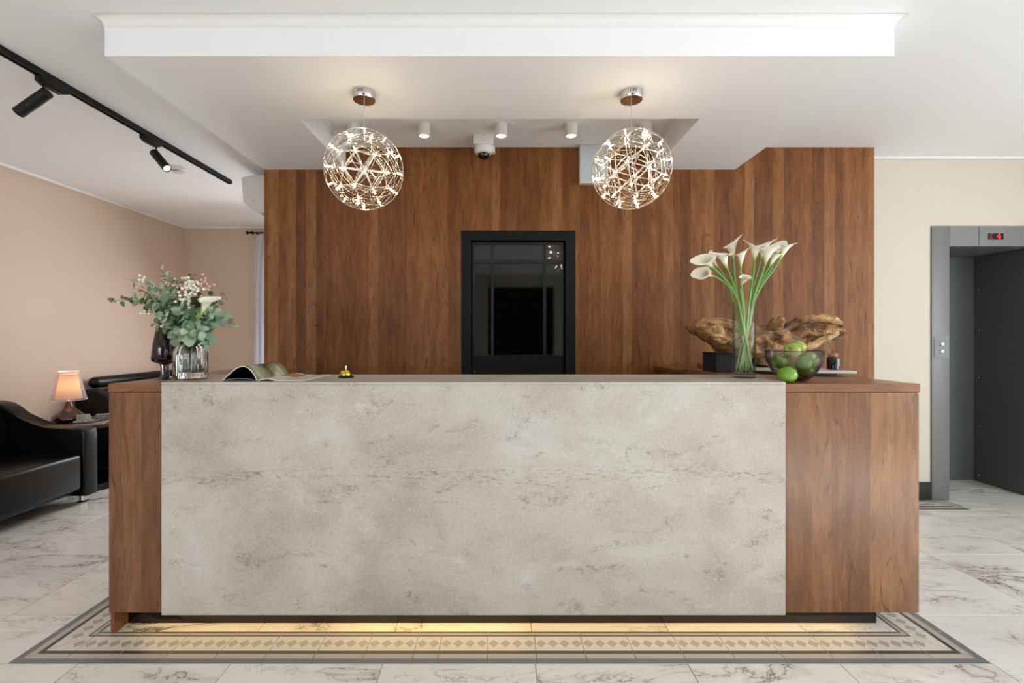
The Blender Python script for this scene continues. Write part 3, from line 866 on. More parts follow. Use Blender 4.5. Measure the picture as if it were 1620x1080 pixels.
# ------------------------------------------------------------------ curtain in the lounge
def curtain_mat():
    m = mat('sheer_curtain', '#e4e4ea', 0.9); n = NT(m)
    tr_ = n.node('ShaderNodeBsdfTranslucent'); tr_.inputs[0].default_value = lin('#e9ebf5')
    mx = n.node('ShaderNodeMixShader'); mx.inputs[0].default_value = 0.5
    n.link(n.b.outputs[0], mx.inputs[1]); n.link(tr_.outputs[0], mx.inputs[2])
    n.link(mx.outputs[0], n.n['Material Output'].inputs[0]); return m
CURT = curtain_mat()
cu = thing('curtain', 'sheer white curtain hanging at the lounge window', 'curtain', (-3.16, 5.97, 0.0))
b = NB(); cols = []
NC, NR = 90, 14
for i in range(NC + 1):
    u = i / NC; col = []
    for j in range(NR + 1):
        z = 0.02 + (2.60 - 0.02) * j / NR
        pinch = 0.10 * math.exp(-((z - 2.62) / 0.25) ** 2)
        x = 0.0 + u * 0.46 + pinch * (0.5 - u) * 0.9
        y = 0.028 * math.sin(u * 40 + 0.6 * math.sin(z * 1.3)) * (0.6 + 0.4 * (2.6 - z) / 2.6)
        col.append(b.verts.new((x, y, z)))
    cols.append(col)
for i in range(NC):
    for j in range(NR): b.faces.new((cols[i][j], cols[i + 1][j], cols[i + 1][j + 1], cols[i][j + 1]))
obj('sheer_fabric', b, CURT, cu, smooth=80)
cr_ = thing('curtain_rod', 'black curtain rod with cylindrical finial under the lounge ceiling', 'curtain rod', (-3.16, 5.97, 2.635))
b = NB(); cyl(b, (-0.01, 0, 0), (1.3, 0, 0), 0.011, seg=16); obj('rod', b, BLACK_METAL, cr_)
b = NB(); cyl(b, (-0.085, 0, 0), (-0.01, 0, 0), 0.024, seg=20); obj('finial', b, BLACK_METAL, cr_)
for k in range(7):
    b = NB(); tube(b, [(0.03 + k * 0.05, 0.018 * math.cos(a), 0.018 * math.sin(a)) for a in [2 * PI * q / 14 for q in range(14)]], 0.0025, 5, closed=True); obj('curtain_ring', b, mat('grey_plastic', '#b9b7b2', 0.5), cr_)
b = NB(); tube(b, [(0.02, 0.0, 0), (0.02, 0.079, 0)], 0.007, 8); obj('bracket', b, BLACK_METAL, cr_)

# ------------------------------------------------------------------ lounge: sofas, table, lamp
def make_sofa(label, y0, L):
    t = thing('sofa', label, 'sofa', (XL + 0.02, y0, 0), 0, 'black leather sofas along the beige wall')
    arm = [(0, .06), (0, .76), (.05, .785), (.13, .79), (.21, .775), (.28, .735), (.34, .68), (.40, .632), (.47, .605), (.56, .592), (.82, .588), (.86, .57), (.87, .53), (.87, .06)]
    for a in (0, L - 0.125):
        b = NB(); prism(b, arm, 'y', a, a + 0.125, 0.016, seg=3); obj('arm', b, LEATHER, t)
    b = NB(); prism(b, [(0, .11), (0, .74), (.05, .765), (.13, .77), (.20, .75), (.25, .70), (.29, .60), (.31, .40), (.31, .11)], 'y', 0.128, L - 0.128, 0.012); obj('backrest', b, LEATHER, t)
    n = 2
    for k in range(n):
        w = (L - 0.256) / n
        b = NB(); box(b, 0.315, 0.862, 0.128 + k * w + 0.002, 0.128 + (k + 1) * w - 0.002, 0.115, 0.395, 0.03, 3); obj('seat_cushion', b, LEATHER, t)
    b = NB(); box(b, 0.05, 0.80, 0.128, L - 0.128, 0.085, 0.109, 0.006); obj('base', b, LEATHER, t)
    for (x, y) in ((0.06, 0.06), (0.06, L - 0.06), (0.80, 0.06), (0.80, L - 0.06)):
        b = NB(); lathe(b, [(0, 0), (0.036, 0), (0.038, 0.006), (0.03, 0.012), (0.024, 0.014), (0.024, 0.0595), (0, 0.0595)], 24); obj('leg', b, CHROME, t, (x, y, 0))
    b = NB(); r = 0.056
    ya, yb_ = 0.09, L - 0.20
    pts = []; rad = []
    for k in range(7):
        a = k / 6 * PI / 2; pts.append((0.075, ya + r * (1 - math.sin(a)), 0.845)); rad.append(max(r * math.cos(a), 0.002))
    pts = pts[::-1]; rad = rad[::-1]
    q = [(0.075, yb_ - r * (1 - math.sin(k / 6 * PI / 2)), 0.845) for k in range(7)]; qr = [max(r * math.cos(k / 6 * PI / 2), 0.002) for k in range(7)]
    tube(b, pts + q, rad + qr, 20); obj('head_roll', b, LEATHER, t)
    return t
make_sofa('black leather sofa at the left edge, nearest the camera', 1.84, 1.88)
make_sofa('black leather sofa with a round head roll, behind the table lamp', 4.46, 1.5)

tb = thing('side_table', 'round dark wooden side table between the two black sofas', 'table', (-3.62, 4.09, 0))
TW = wood_mat('table_walnut', '#4a2f1b', '#5d3c24', '#6f4b30', 12.0, True, rough=0.3)
b = NB(); lathe(b, [(0, 0.53), (0.325, 0.53), (0.33, 0.534), (0.33, 0.556), (0.326, 0.56), (0, 0.56)], 48); obj('table_top', b, TW, tb)
b = NB(); lathe(b, [(0, 0), (0.30, 0), (0.30, 0.05), (0.296, 0.054), (0, 0.054)], 48); obj('base_shelf', b, BLACK_GLOSS, tb)
for k in range(4):
    a = PI / 4 + k * PI / 2
    b = NB(); cyl(b, (0.24 * math.cos(a), 0.24 * math.sin(a), 0.0545), (0.24 * math.cos(a), 0.24 * math.sin(a), 0.5295), 0.013, seg=14); obj('leg', b, BLACK_METAL, tb)

lp = thing('table_lamp', 'lit table lamp with bronze glass base and pale double shade', 'lamp', (-3.735, 4.03, 0.5605)); lp.scale = (0.76, 0.76, 1)
b = NB(); lathe(b, [(0, 0), (0.10, 0), (0.135, 0.012), (0.152, 0.032), (0.146, 0.052), (0.115, 0.078), (0.075, 0.105), (0.045, 0.135), (0.030, 0.16), (0.024, 0.175), (0, 0.176)], 48); obj('base', b, AMBER_GLASS, lp)
b = NB(); lathe(b, [(0, 0.1765), (0.026, 0.1765), (0.026, 0.185), (0.014, 0.19), (0.012, 0.215), (0, 0.216)], 24); obj('collar', b, CHROME, lp)
def shade_mat(name, col, trans, alpha):
    m = mat(name, col, 0.8); n = NT(m)
    tr_ = n.node('ShaderNodeBsdfTranslucent'); tr_.inputs[0].default_value = lin(col)
    mx = n.node('ShaderNodeMixShader'); mx.inputs[0].default_value = trans
    n.link(n.b.outputs[0], mx.inputs[1]); n.link(tr_.outputs[0], mx.inputs[2])
    tp = n.node('ShaderNodeBsdfTransparent'); m2 = n.node('ShaderNodeMixShader'); m2.inputs[0].default_value = alpha
    n.link(tp.outputs[0], m2.inputs[1]); n.link(mx.outputs[0], m2.inputs[2])
    n.link(m2.outputs[0], n.n['Material Output'].inputs[0]); return m
SH_IN = shade_mat('cream_pleated_shade', '#f1dcc2', 0.65, 1.0)
SH_OUT = shade_mat('lilac_organza_shade', '#e5d8dc', 0.5, 0.2)
b = NB(); lathe(b, [(0.118, 0.200), (0.076, 0.415), (0.0745, 0.415), (0.1165, 0.200)], 96, fn=lambda a, i: 1 + 0.012 * math.sin(a * 24), closed=True); obj('inner_shade', b, SH_IN, lp)
b = NB(); lathe(b, [(0.161, 0.192), (0.088, 0.438), (0.087, 0.438), (0.160, 0.192)], 64, closed=True); so = obj('outer_shade', b, SH_OUT, lp)
for r, z in ((0.161, 0.192), (0.088, 0.438)):
    b = NB(); tube(b, [(r * math.cos(a), r * math.sin(a), z) for a in [2 * PI * k / 48 for k in range(48)]], 0.0022, 6, closed=True); obj('shade_trim', b, mat('cream_trim', '#efe3d8', 0.6), so)
b = NB(); ball(b, (0, 0, 0.265), 0.024, 14, 10, (1, 1, 1.3)); obj('bulb', b, emis('lamp_bulb', '#ffe0b0', 6), lp)
MATS['lamp_bulb'].cycles.emission_sampling = 'NONE'
d = bpy.data.lights.new('table_lamp_glow', 'POINT'); d.energy = 3.2; d.color = (1.0, 0.86, 0.68); d.shadow_soft_size = 0.035
lo = bpy.data.objects.new('table_lamp_glow', d); COL.objects.link(lo); lo.location = (-3.735, 4.03, 0.5605 + 0.32)

# magazines, cup and napkin holder on the side table
PAPER = mat('paper_white', '#cfcac2', 0.6)
def flat_sheet(name, label, c, w, h, z, rz, th, m, cat, group=None):
    t = thing(name, label, cat, (c[0], c[1], z), rz, group)
    b = NB(); box(b, -w / 2, w / 2, -h / 2, h / 2, 0, th, 0.0008, 1); obj('pages', b, PAPER, t)
    b = NB(); box(b, -w / 2 - 0.001, w / 2 + 0.001, -h / 2 - 0.001, h / 2 + 0.001, th + 0.0002, th + 0.0012); obj('cover', b, m, t, smooth=0)
    return t
flat_sheet('magazine', 'grey magazine lying under the coffee cup on the side table', (-3.50, 4.0), 0.20, 0.27, 0.5605, 0.5, 0.006, mat('grey_cover', '#8c8882', 0.35), 'magazine')
cpz = 0.5605 + 0.0075
cs = thing('saucer', 'speckled saucer on the grey magazine', 'saucer', (-3.535, 3.975, cpz))
CERAM = mat('speckled_ceramic', '#b9b3a6', 0.35); n = NT(CERAM)
nf = n.noise(n.node('ShaderNodeTexCoord').outputs['Object'], 140, 3)
n.link(n.ramp(nf, [(0.38, lin('#5c564c')), (0.5, lin('#b9b3a6'))]), n.b.inputs['Base Color'])
b = NB(); lathe(b, [(0, 0), (0.045, 0), (0.085, 0.008), (0.088, 0.011), (0.08, 0.011), (0.045, 0.005), (0, 0.005)], 36); obj('dish', b, CERAM, cs)
cu2 = thing('coffee_cup', 'speckled grey coffee cup on its saucer beside the lamp', 'cup', (-3.55, 3.965, cpz + 0.0055)); cu2.scale = (0.78, 0.78, 1)
b = NB(); lathe(b, [(0, 0), (0.048, 0), (0.054, 0.006), (0.056, 0.06), (0.053, 0.06), (0.05, 0.008), (0, 0.008)], 32); obj('body', b, CERAM, cu2)
b = NB(); tube(b, [(0.054 + 0.028 * math.sin(a), 0, 0.033 + 0.02 * math.cos(a)) for a in [PI * k / 10 for k in range(11)]], 0.0045, 8); obj('handle', b, CERAM, cu2)
sg = thing('sugar_box', 'small grey open box right of the coffee cup', 'box', (-3.475, 4.075, cpz), 0.5)
b = NB(); box(b, -0.05, 0.05, -0.025, 0.025, 0, 0.05, 0.003); obj('body', b, mat('dark_taupe', '#6d6962', 0.5), sg)
b = NB(); box(b, -0.046, 0.046, -0.021, 0.021, 0.0505, 0.054, 0.001, 1); obj('lid', b, CERAM, sg)

# ------------------------------------------------------------------ things on the desk
# service bell
bl = thing('service_bell', 'brass service bell with black base on the stone desk', 'bell', (-0.735, 2.225, ZS))
b = NB(); lathe(b, [(0, 0), (0.036, 0), (0.037, 0.003), (0.033, 0.008), (0.026, 0.011), (0, 0.011)], 36); obj('base', b, BLACK_METAL, bl)
b = NB(); lathe(b, [(0.029, 0.013), (0.0285, 0.019), (0.025, 0.028), (0.018, 0.035), (0.008, 0.038), (0, 0.0385), (0, 0.037), (0.016, 0.033), (0.024, 0.026), (0.027, 0.013)], 36); obj('dome', b, mat('brass', '#d6b84a', 0.16, 1.0), bl)
b = NB(); lathe(b, [(0, 0.011), (0.003, 0.011), (0.003, 0.047), (0.0055, 0.049), (0.0055, 0.055), (0.003, 0.057), (0, 0.0575)], 16); obj('button', b, CHROME, bl)

# open magazine
mg = thing('open_magazine', 'open glossy magazine with an arched left page on the stone desk', 'magazine', (-1.068, 2.052, ZS), 0.0)
MGY = 0.31
def sheet(b, prof, th, y0, y1, mi_top=0, mi_side=1):
    """thick curved sheet: prof is a list of (x, z) of the lower face"""
    n_ = len(prof); up = []
    for i in range(n_):
        d = Vector(prof[min(i + 1, n_ - 1)]) - Vector(prof[max(i - 1, 0)]); d.normalize()
        up.append((prof[i][0] - d.y * th, prof[i][1] + d.x * th))
    vs = [[b.verts.new((p[0], y, p[1])) for p in q] for y in (y0, y1) for q in (prof, up)]
    for i in range(n_ - 1):
        f = b.faces.new((vs[1][i], vs[1][i + 1], vs[3][i + 1], vs[3][i])); f.material_index = mi_top
        f = b.faces.new((vs[0][i], vs[0][i + 1], vs[2][i + 1], vs[2][i])); f.material_index = 2
        f = b.faces.new((vs[0][i], vs[0][i + 1], vs[1][i + 1], vs[1][i])); f.material_index = mi_side
        f = b.faces.new((vs[2][i], vs[2][i + 1], vs[3][i + 1], vs[3][i])); f.material_index = mi_side
    for i in (0, n_ - 1):
        f = b.faces.new((vs[0][i], vs[1][i], vs[3][i], vs[2][i])); f.material_index = mi_side
def print_mat(name, stops, scale, seed):
    m = mat(name, '#999999', 0.22); n = NT(m)
    tc = n.mapping(n.node('ShaderNodeTexCoord').outputs['Object'], loc=(seed, seed * 2, 0), scale=(1, 0.7, 0.3))
    n.link(n.ramp(n.noise(tc, scale, 2, 0.5, 0.6), stops), n.b.inputs['Base Color'])
    n.n[-1] if False else None
    return m
P_GREEN = print_mat('green_photo_print', [(0.32, lin('#2e3324')), (0.45, lin('#6f7459')), (0.58, lin('#8f9176')), (0.72, lin('#d8d6c8'))], 9.0, 3.1)
P_WHITE = print_mat('white_page_with_orange_print', [(0.0, lin('#dedbd6')), (0.57, lin('#dedbd6')), (0.60, lin('#b5652e')), (0.75, lin('#d98d4e'))], 7.0, 8.3)
P_DARK = mat('dark_page_underside', '#1d1a17', 0.3)
PAGE = mat('page_edges', '#d9d5ce', 0.55)
arch = []
for k in range(25):
    u = k / 24
    x = -0.155 + 0.150 * u
    z = 0.0015 + 0.062 * (math.sin(PI * min(1, u) ** 1.35)) ** 0.8 if 0 < u < 1 else 0.0015
    arch.append((x, z))
b = NB(); sheet(b, arch, 0.0035, 0.0, MGY); obj('left_pages', b, [P_GREEN, PAGE, P_DARK], mg, smooth=50)
arch2 = [(-0.158 + 0.155 * k / 12, 0.0005 + 0.010 * math.sin(PI * k / 12) ** 0.7) for k in range(13)]
b = NB(); sheet(b, arch2, 0.0008, 0.004, MGY - 0.004); obj('back_cover', b, [P_DARK, PAGE, P_DARK], mg, smooth=50)
rp_ = [(0.002 + 0.205 * k / 16, 0.0004 + 0.008 * math.sin(min(1, k / 6) * PI) * (1 if k < 6 else 0)) for k in range(17)]
b = NB(); sheet(b, rp_, 0.0045, 0.0, MGY); obj('right_pages', b, [P_WHITE, PAGE, PAGE], mg, smooth=50)

# reed diffuser
dx = at(1315, 589, 2.52)
rd = thing('reed_diffuser', 'black glass reed diffuser bottle with cork collar and three sticks', 'diffuser', (1.795, 2.50, ZSH)); rd.scale = (0.86, 0.86, 1)
b = NB(); lathe(b, [(0, 0), (0.029, 0), (0.0325, 0.003), (0.0325, 0.062), (0.029, 0.067), (0, 0.068)], 32); bo = obj('bottle', b, BLACK_GLASS, rd)
b = NB(); lathe(b, [(0.0328, 0.018), (0.0333, 0.018), (0.0333, 0.058), (0.0328, 0.058)], 48, closed=True)
for f in [f for f in b.faces if not (-1.25 < math.atan2(f.calc_center_median().y, f.calc_center_median().x) < -0.45)]: b.faces.remove(f)
obj('paper_label', b, mat('grey_label', '#a7a6a4', 0.6), bo)
b = NB(); lathe(b, [(0, 0.0685), (0.024, 0.0685), (0.025, 0.07), (0.025, 0.086), (0.023, 0.088), (0, 0.088)], 28); obj('collar', b, mat('tan_wood_collar', '#a9713c', 0.5), rd)
for (p, q) in (((-0.004, 0, 0.085), (-0.045, 0.01, 0.225)), ((0.0, 0.003, 0.085), (-0.012, -0.015, 0.222)), ((0.005, 0, 0.085), (0.022, 0.012, 0.228))):
    b = NB(); cyl(b, p, q, 0.0015, seg=6); obj('reed', b, mat('dark_reed', '#2a1c12', 0.7), rd)

# driftwood
def drift_mat(name='weathered_driftwood', cols=('#32200f', '#74502c', '#a97c4b', '#d2b283')):
    m = mat(name, '#94693f', 0.6); n = NT(m)
    tc = n.node('ShaderNodeTexCoord').outputs['Object']
    w = n.noise(tc, 7.0, 3, 0.5, 0.5)
    v = n.mapping(tc, rot=(0, 0.25, 0), scale=(3, 16, 20))
    va = n.node('ShaderNodeVectorMath', operation='ADD'); n.link(v, va.inputs[0])
    cx = n.node('ShaderNodeCombineXYZ'); n.link(n.math('MULTIPLY', w, 5.0), cx.inputs[0]); n.link(n.math('MULTIPLY', w, 7.0), cx.inputs[2]); n.link(cx.outputs[0], va.inputs[1])
    g = n.noise(va.outputs[0], 1.6, 5, 0.62, 0.5)
    big = n.noise(tc, 6.0, 3, 0.5)
    t_ = n.math('ADD', n.math('MULTIPLY', g, 0.7), n.math('MULTIPLY', big, 0.42))
    c = n.ramp(t_, [(0.38, lin(cols[0])), (0.5, lin(cols[1])), (0.61, lin(cols[2])), (0.76, lin(cols[3]))])
    n.link(c, n.b.inputs['Base Color'])
    n.bump(g, 0.9, 0.014)
    return m
DRIFT = drift_mat()
dw = thing('driftwood_sculpture', 'gnarled brown driftwood root standing on the pale stone shelf', 'driftwood', (1.56, 2.75, ZSH))
def interp(tab, x):
    for (a, ya), (c, yc) in zip(tab, tab[1:]):
        if x <= c:
            t_ = (x - a) / (c - a); t_ = t_ * t_ * (3 - 2 * t_); return ya + (yc - ya) * t_
    return tab[-1][1]
TOP = [(-.43, .245), (-.40, .275), (-.30, .272), (-.18, .255), (-.10, .262), (0, .235), (.06, .275), (.09, .25), (.14, .262), (.20, .282), (.28, .272), (.36, .268), (.42, .245), (.445, .20)]
BOT = [(-.43, .215), (-.40, .18), (-.33, .15), (-.26, .09), (-.18, .045), (-.10, .035), (-.03, .03), (.06, .03), (.12, .06), (.2, .09), (.28, .125), (.36, .15), (.42, .165), (.445, .185)]
b = NB(); rings = []
NX, NA = 180, 72
for i in range(NX + 1):
    x = -.43 + .875 * i / NX
    zt, zb = interp(TOP, x), interp(BOT, x)
    zc, hz = (zt + zb) / 2, (zt - zb) / 2
    dy = 0.05 + 0.075 * math.sqrt(max(0.0, 1 - (x / .46) ** 2))
    ring = []
    for k in range(NA):
        a = 2 * PI * k / NA
        p = Vector((x, math.cos(a) * dy, zc + math.sin(a) * hz))
        q = Vector((p.x * 5.5, p.y * 9, p.z * 9))
        rdg = 1 - abs(mnoise.noise(q * 1.1 + Vector((3, 1, 7)))) * 2
        n2 = mnoise.noise(Vector((p.x * 9 + 4, p.y * 22, p.z * 22)))
        n3 = mnoise.noise(Vector((p.x * 18, p.y * 45, p.z * 45 + 9)))
        n4 = 1 - abs(mnoise.noise(Vector((p.x * 7 + 2, p.y * 30, p.z * 34 + p.x * 20)))) * 2
        amt = 0.020 * rdg + 0.018 * n2 + 0.008 * n3 + 0.007 * n4 - 0.015
        for (hx, hz_, hr, hd) in ((0.035, .165, .035, .05), (-.24, .2, .04, .02), (.215, .175, .05, .035), (.12, .22, .025, .03), (-.06, .12, .03, .03)):
            if p.y < 0:
                dd = ((p.x - hx) ** 2 + (p.z - hz_) ** 2) ** .5
                amt -= hd * math.exp(-(dd / hr) ** 2)
        dirv = Vector((0, math.cos(a) * dy, math.sin(a) * hz)).normalized()
        ring.append(b.verts.new(p + dirv * amt + Vector((0.012 * n2, 0, 0))))
    rings.append(ring)
for i in range(NX):
    for k in range(NA): b.faces.new((rings[i][k], rings[i][(k + 1) % NA], rings[i + 1][(k + 1) % NA], rings[i + 1][k]))
b.faces.new(rings[0][::-1]); b.faces.new(rings[-1])
obj('root_body', b, DRIFT, dw, smooth=60)
# trunk foot and curled lips
def lump(pts, rads, seed, amp=0.3):
    b = NB(); ps = [Vector(p) for p in pts]; n_ = 26; P = []; Q = []
    for i in range(n_ + 1):
        t_ = i / n_ * (len(ps) - 1); k = min(int(t_), len(ps) - 2); f = t_ - k; f = f * f * (3 - 2 * f)
        P.append(ps[k].lerp(ps[k + 1], f)); Q.append(rads[k] + (rads[k + 1] - rads[k]) * f)
    tube(b, P, Q, 22)
    for v in b.verts:
        nn = mnoise.noise(v.co * 16 + Vector((seed, 0, 0))) + 0.6 * mnoise.noise(Vector((v.co.x * 55, v.co.y * 55, v.co.z * 14)) + Vector((seed, 2, 0)))
        v.co += Vector((nn, mnoise.noise(v.co * 20 + Vector((0, seed, 0))), 0.3 * nn)) * amp * 0.05
    return b
obj('trunk_foot', lump([(0.0, 0, 0.0), (0.01, 0, 0.03), (0.0, 0, 0.07), (-.02, 0, .14)], [.085, .075, .085, .10], 3.0, 0.35), DRIFT, dw, smooth=60)
obj('curled_lip', lump([(.08, -.05, .22), (.16, -.09, .275), (.26, -.10, .285), (.36, -.085, .275), (.43, -.04, .24)], [.018, .026, .022, .026, .014], 8.0, 0.3), DRIFT, dw, smooth=60)
obj('knob', lump([(.04, -.06, .20), (.055, -.07, .265), (.06, -.07, .292)], [.035, .026, .010], 5.0, 0.3), DRIFT, dw, smooth=60)
obj('curled_lip', lump([(.12, -.09, .10), (.20, -.12, .125), (.29, -.11, .165), (.37, -.08, .195), (.43, -.03, .215)], [.014, .019, .018, .014, .008], 12.0, 0.5), drift_mat('pale_driftwood', ('#6b4a2b', '#a98153', '#c7a473', '#dcc39a')), dw, smooth=60)
obj('knob', lump([(-.42, -.03, .24), (-.36, -.06, .262), (-.25, -.08, .25), (-.14, -.09, .21)], [.018, .030, .030, .02], 15.0, 0.3), DRIFT, dw, smooth=60)

# fruit bowl
BWX, BWY = 1.386, 2.185
bw = thing('fruit_bowl', 'dark ribbed glass bowl of green apples on the walnut desk end', 'bowl', (BWX, BWY, ZW)); bw.scale = (0.86, 0.86, 1)
prof_o = [(0.0, 0.0), (0.045, 0.0), (0.062, 0.006), (0.088, 0.024), (0.108, 0.048), (0.124, 0.078), (0.136, 0.110), (0.1425, 0.138)]
prof_i = [(0.1395, 0.138), (0.1325, 0.109), (0.1205, 0.078), (0.1045, 0.049), (0.084, 0.027), (0.058, 0.0105), (0.04, 0.006), (0.0, 0.006)]
def rib(a, i): return 1 + (0.020 * math.cos(a * 64) if i < 7 else 0.0)
b = NB(); lathe(b, prof_o + prof_i, 384, fn=rib); obj('ribbed_wall', b, GLASS_BOWL, bw, smooth=60)
b = NB(); tube(b, [(0.141 * math.cos(a), 0.141 * math.sin(a), 0.1395) for a in [2 * PI * k / 72 for k in range(72)]], 0.0017, 6, closed=True); obj('rim', b, mat('dark_rim', '#1c1518', 0.2), bw)

def apple_mat():
    m = mat('green_apple_skin', '#6f9a2b', 0.25); n = NT(m)
    tc = n.node('ShaderNodeTexCoord').outputs['Object']
    inf = n.node('ShaderNodeObjectInfo')
    f = n.noise(tc, 14.0, 3, 0.5)
    c = n.ramp(f, [(0.3, lin('#4c7c22')), (0.7, lin('#769a38'))])
    sp = n.node('ShaderNodeTexVoronoi'); sp.inputs['Scale'].default_value = 230.0; n.link(tc, sp.inputs['Vector'])
    c = n.mix(n.smooth(sp.outputs['Distance'], 0.08, 0.2, 0.35, 0.0), c, lin('#c5d68c'))
    c = n.mix(n.math('MULTIPLY', inf.outputs['Random'], 0.35), c, lin('#9db449'))
    n.link(c, n.b.inputs['Base Color']); return m
APPLE = apple_mat()
def apple_mesh():
    b = NB(); prof = []
    for k in range(25):
        a = -PI / 2 + PI * k / 24
        r = 0.043 * math.cos(a) * (1 + 0.10 * math.sin(a)); z = 0.039 * math.sin(a)
        z -= 0.013 * math.exp(-(r / 0.011) ** 2) * (1 if a > 0 else -0.7)
        prof.append((max(r, 0.0) if 0 < k < 24 else 0.0, z))
    lathe(b, prof, 32, fn=lambda a, i: 1 + 0.02 * math.cos(5 * a) * (1 if i < 8 else 0.4)); return mesh('skin', b, APPLE, 80)
AM = apple_mesh()
AM_PALE = AM.copy(); AM_PALE.materials.clear(); AM_PALE.materials.append(mat('pale_apple_skin', '#93a34a', 0.3))
b = NB(); tube(b, [(0, 0, 0.024), (0.002, 0, 0.034), (0.006, 0.001, 0.044)], [0.0014, 0.0012, 0.0018], 6); ASM = mesh('stalk', b, mat('apple_stalk', '#4a3a20', 0.8))
apples = [  # offset from the bowl's base, scale, rotation, label
    ((-.074, -.008, .088), 0.84, (0.3, 0.4, 0), 'green apple at the left inside the bowl'),
    ((-.024, -.026, .140), 0.86, (0.2, -1.2, 0.3), 'green apple on top of the bowl, in front of the pale one'),
    ((.034, .030, .152), 0.88, (-0.4, 0.5, 0), 'pale yellow-green apple at the very top of the bowl'),
    ((.010, -.052, .083), 0.84, (0.35, 2.5, 0.4), 'green apple in the middle of the bowl below the top ones'),
    ((.074, -.004, .096), 0.86, (1.0, 0.6, 0), 'green apple at the right inside the bowl'),
    ((.044, -.015, .045), 0.78, (0.2, 0.3, 1), 'green apple at the bottom right inside the bowl'),
    ((-.032, -.012, .044), 0.78, (1.2, 0.3, 1), 'green apple at the bottom of the bowl, behind the loose one'),
    ((-.026, .055, .088), 0.82, (0.2, 0.9, 2), 'green apple at the back of the bowl, mostly hidden'),
]
for (q, sc_, rot, lab) in apples:
    t = thing('green_apple', lab, 'apple', Vector((BWX, BWY, ZW)) + Vector(q), 0, 'green apples in and by the bowl'); t.rotation_euler = rot; t.scale = (sc_,) * 3
    place('skin', AM if 'pale' not in lab else AM_PALE, t); place('stalk', ASM, t)
t = thing('green_apple', 'glossy green apple lying loose in front of the bowl', 'apple', (0, 0, 0), 0, 'green apples in and by the bowl')
# the loose one is longer and lies on its side
b = NB(); bmesh.ops.create_uvsphere(b, u_segments=36, v_segments=22, radius=1.0)
for v in b.verts:
    x_, y_, z_ = v.co
    k = 1 + 0.10 * x_ * z_ - 0.14 * max(x_, 0) * max(z_, 0)
    dmp = 0.06 * math.exp(-((x_ + 0.1) ** 2 + (z_ - 0.05) ** 2) / 0.02) if y_ < 0 else 0
    v.co = Vector((x_ * 0.041 * k, y_ * 0.042 * (1 - dmp), z_ * 0.037 * k))
obj('skin', b, mat('glossy_apple_skin', '#6b9430', 0.18), t, smooth=80)
b = NB(); tube(b, [(-0.007, -0.0385, 0.003), (0.001, -0.0397, 0.0035), (0.004, -0.040, 0.0055)], 0.0008, 6); obj('stalk', b, mat('apple_stalk', '#4a3a20', 0.8), t)
t.location = (1.289, 2.098 - 0.018, ZW + 0.036); t.rotation_euler = (0, 0.12, 0)

# ------------------------------------------------------------------ lily vase with callas
VX, VY = 1.177, 2.235
lv = thing('cylinder_vase', 'tall clear glass cylinder vase holding the calla lilies', 'vase', (VX, VY, ZS)); lv.scale = (0.89, 0.89, 1)
b = NB(); Rv = 0.0575
lathe(b, [(0, 0), (Rv - 0.004, 0), (Rv, 0.004), (Rv, 0.362), (Rv - 0.0025, 0.364), (Rv - 0.004, 0.362), (Rv - 0.004, 0.016), (Rv - 0.008, 0.013), (0, 0.013)], 64); obj('glass_wall', b, GLASS_CYL, lv, smooth=60)
b = NB(); lathe(b, [(0, 0.0135), (Rv - 0.0045, 0.0165), (Rv - 0.0045, 0.182), (0, 0.182)], 48); obj('water', b, thin_glass('still_water', '#f6faf5', '#e3ebe0', 1.2), lv, smooth=30)

def calla_mat():
    m = mat('calla_spathe', '#f0ecd8', 0.45); n = NT(m)
    tc = n.node('ShaderNodeTexCoord').outputs['Object']
    sep = n.node('ShaderNodeSeparateXYZ'); n.link(tc, sep.inputs[0])
    c = n.ramp(n.smooth(sep.outputs[2], 0.0, 0.055), [(0.0, lin('#86a83c')), (0.35, lin('#cfd69a')), (0.8, lin('#f1edda'))])
    n.link(c, n.b.inputs['Base Color'])
    n.b.inputs['Subsurface Weight'].default_value = 0.15
    n.b.inputs['Subsurface Radius'].default_value = (0.01, 0.01, 0.006)
    return m
CALLA = calla_mat()
STEM = mat('calla_stem', '#6f9a3a', 0.4); n = NT(STEM)
tcs = n.node('ShaderNodeTexCoord').outputs['Object']; sps = n.node('ShaderNodeSeparateXYZ'); n.link(tcs, sps.inputs[0])
n.link(n.ramp(n.smooth(sps.outputs[2], 0.0, 0.55), [(0.0, lin('#a6b679')), (0.45, lin('#80a14c')), (1.0, lin('#5b883a'))]), n.b.inputs['Base Color'])
SPADIX = mat('calla_spadix', '#e0c860', 0.6)
def calla_mesh(openness, length, seed):
    b = NB(); U, V = 16, 28; g = []
    for i in range(U + 1):
        u = i / U; row = []
        for k in range(V + 1):
            v = -PI + 2 * PI * k / V                      # v = 0 is the pointed back, +-pi the overlapping front
            w = (1 + math.cos(v)) / 2
            h = length * (0.74 + 0.36 * w ** 1.6)
            r = 0.0055 + 0.019 * u ** 1.4 * openness + 0.011 * openness * max(0, (u - 0.55) / 0.45) ** 2.2 * (0.35 + 0.75 * (1 - w))
            r += 0.0015 * math.sin(5 * v + seed) * u ** 4
            z = h * u - 0.016 * openness * max(0, (u - 0.75) / 0.25) ** 2 * (1 - w)
            ov = 0.0035 * (v / PI) * u                     # spiral overlap
            x = (r + ov) * math.cos(v); y = (r + ov) * math.sin(v)
            x += 0.013 * w ** 4 * max(0, (u - 0.6) / 0.4) ** 2
            row.append(b.verts.new((x, y, z)))
        g.append(row)
    for i in range(U):
        for k in range(V): b.faces.new((g[i][k], g[i][k + 1], g[i + 1][k + 1], g[i + 1][k]))
    return mesh('spathe', b, CALLA, 80)
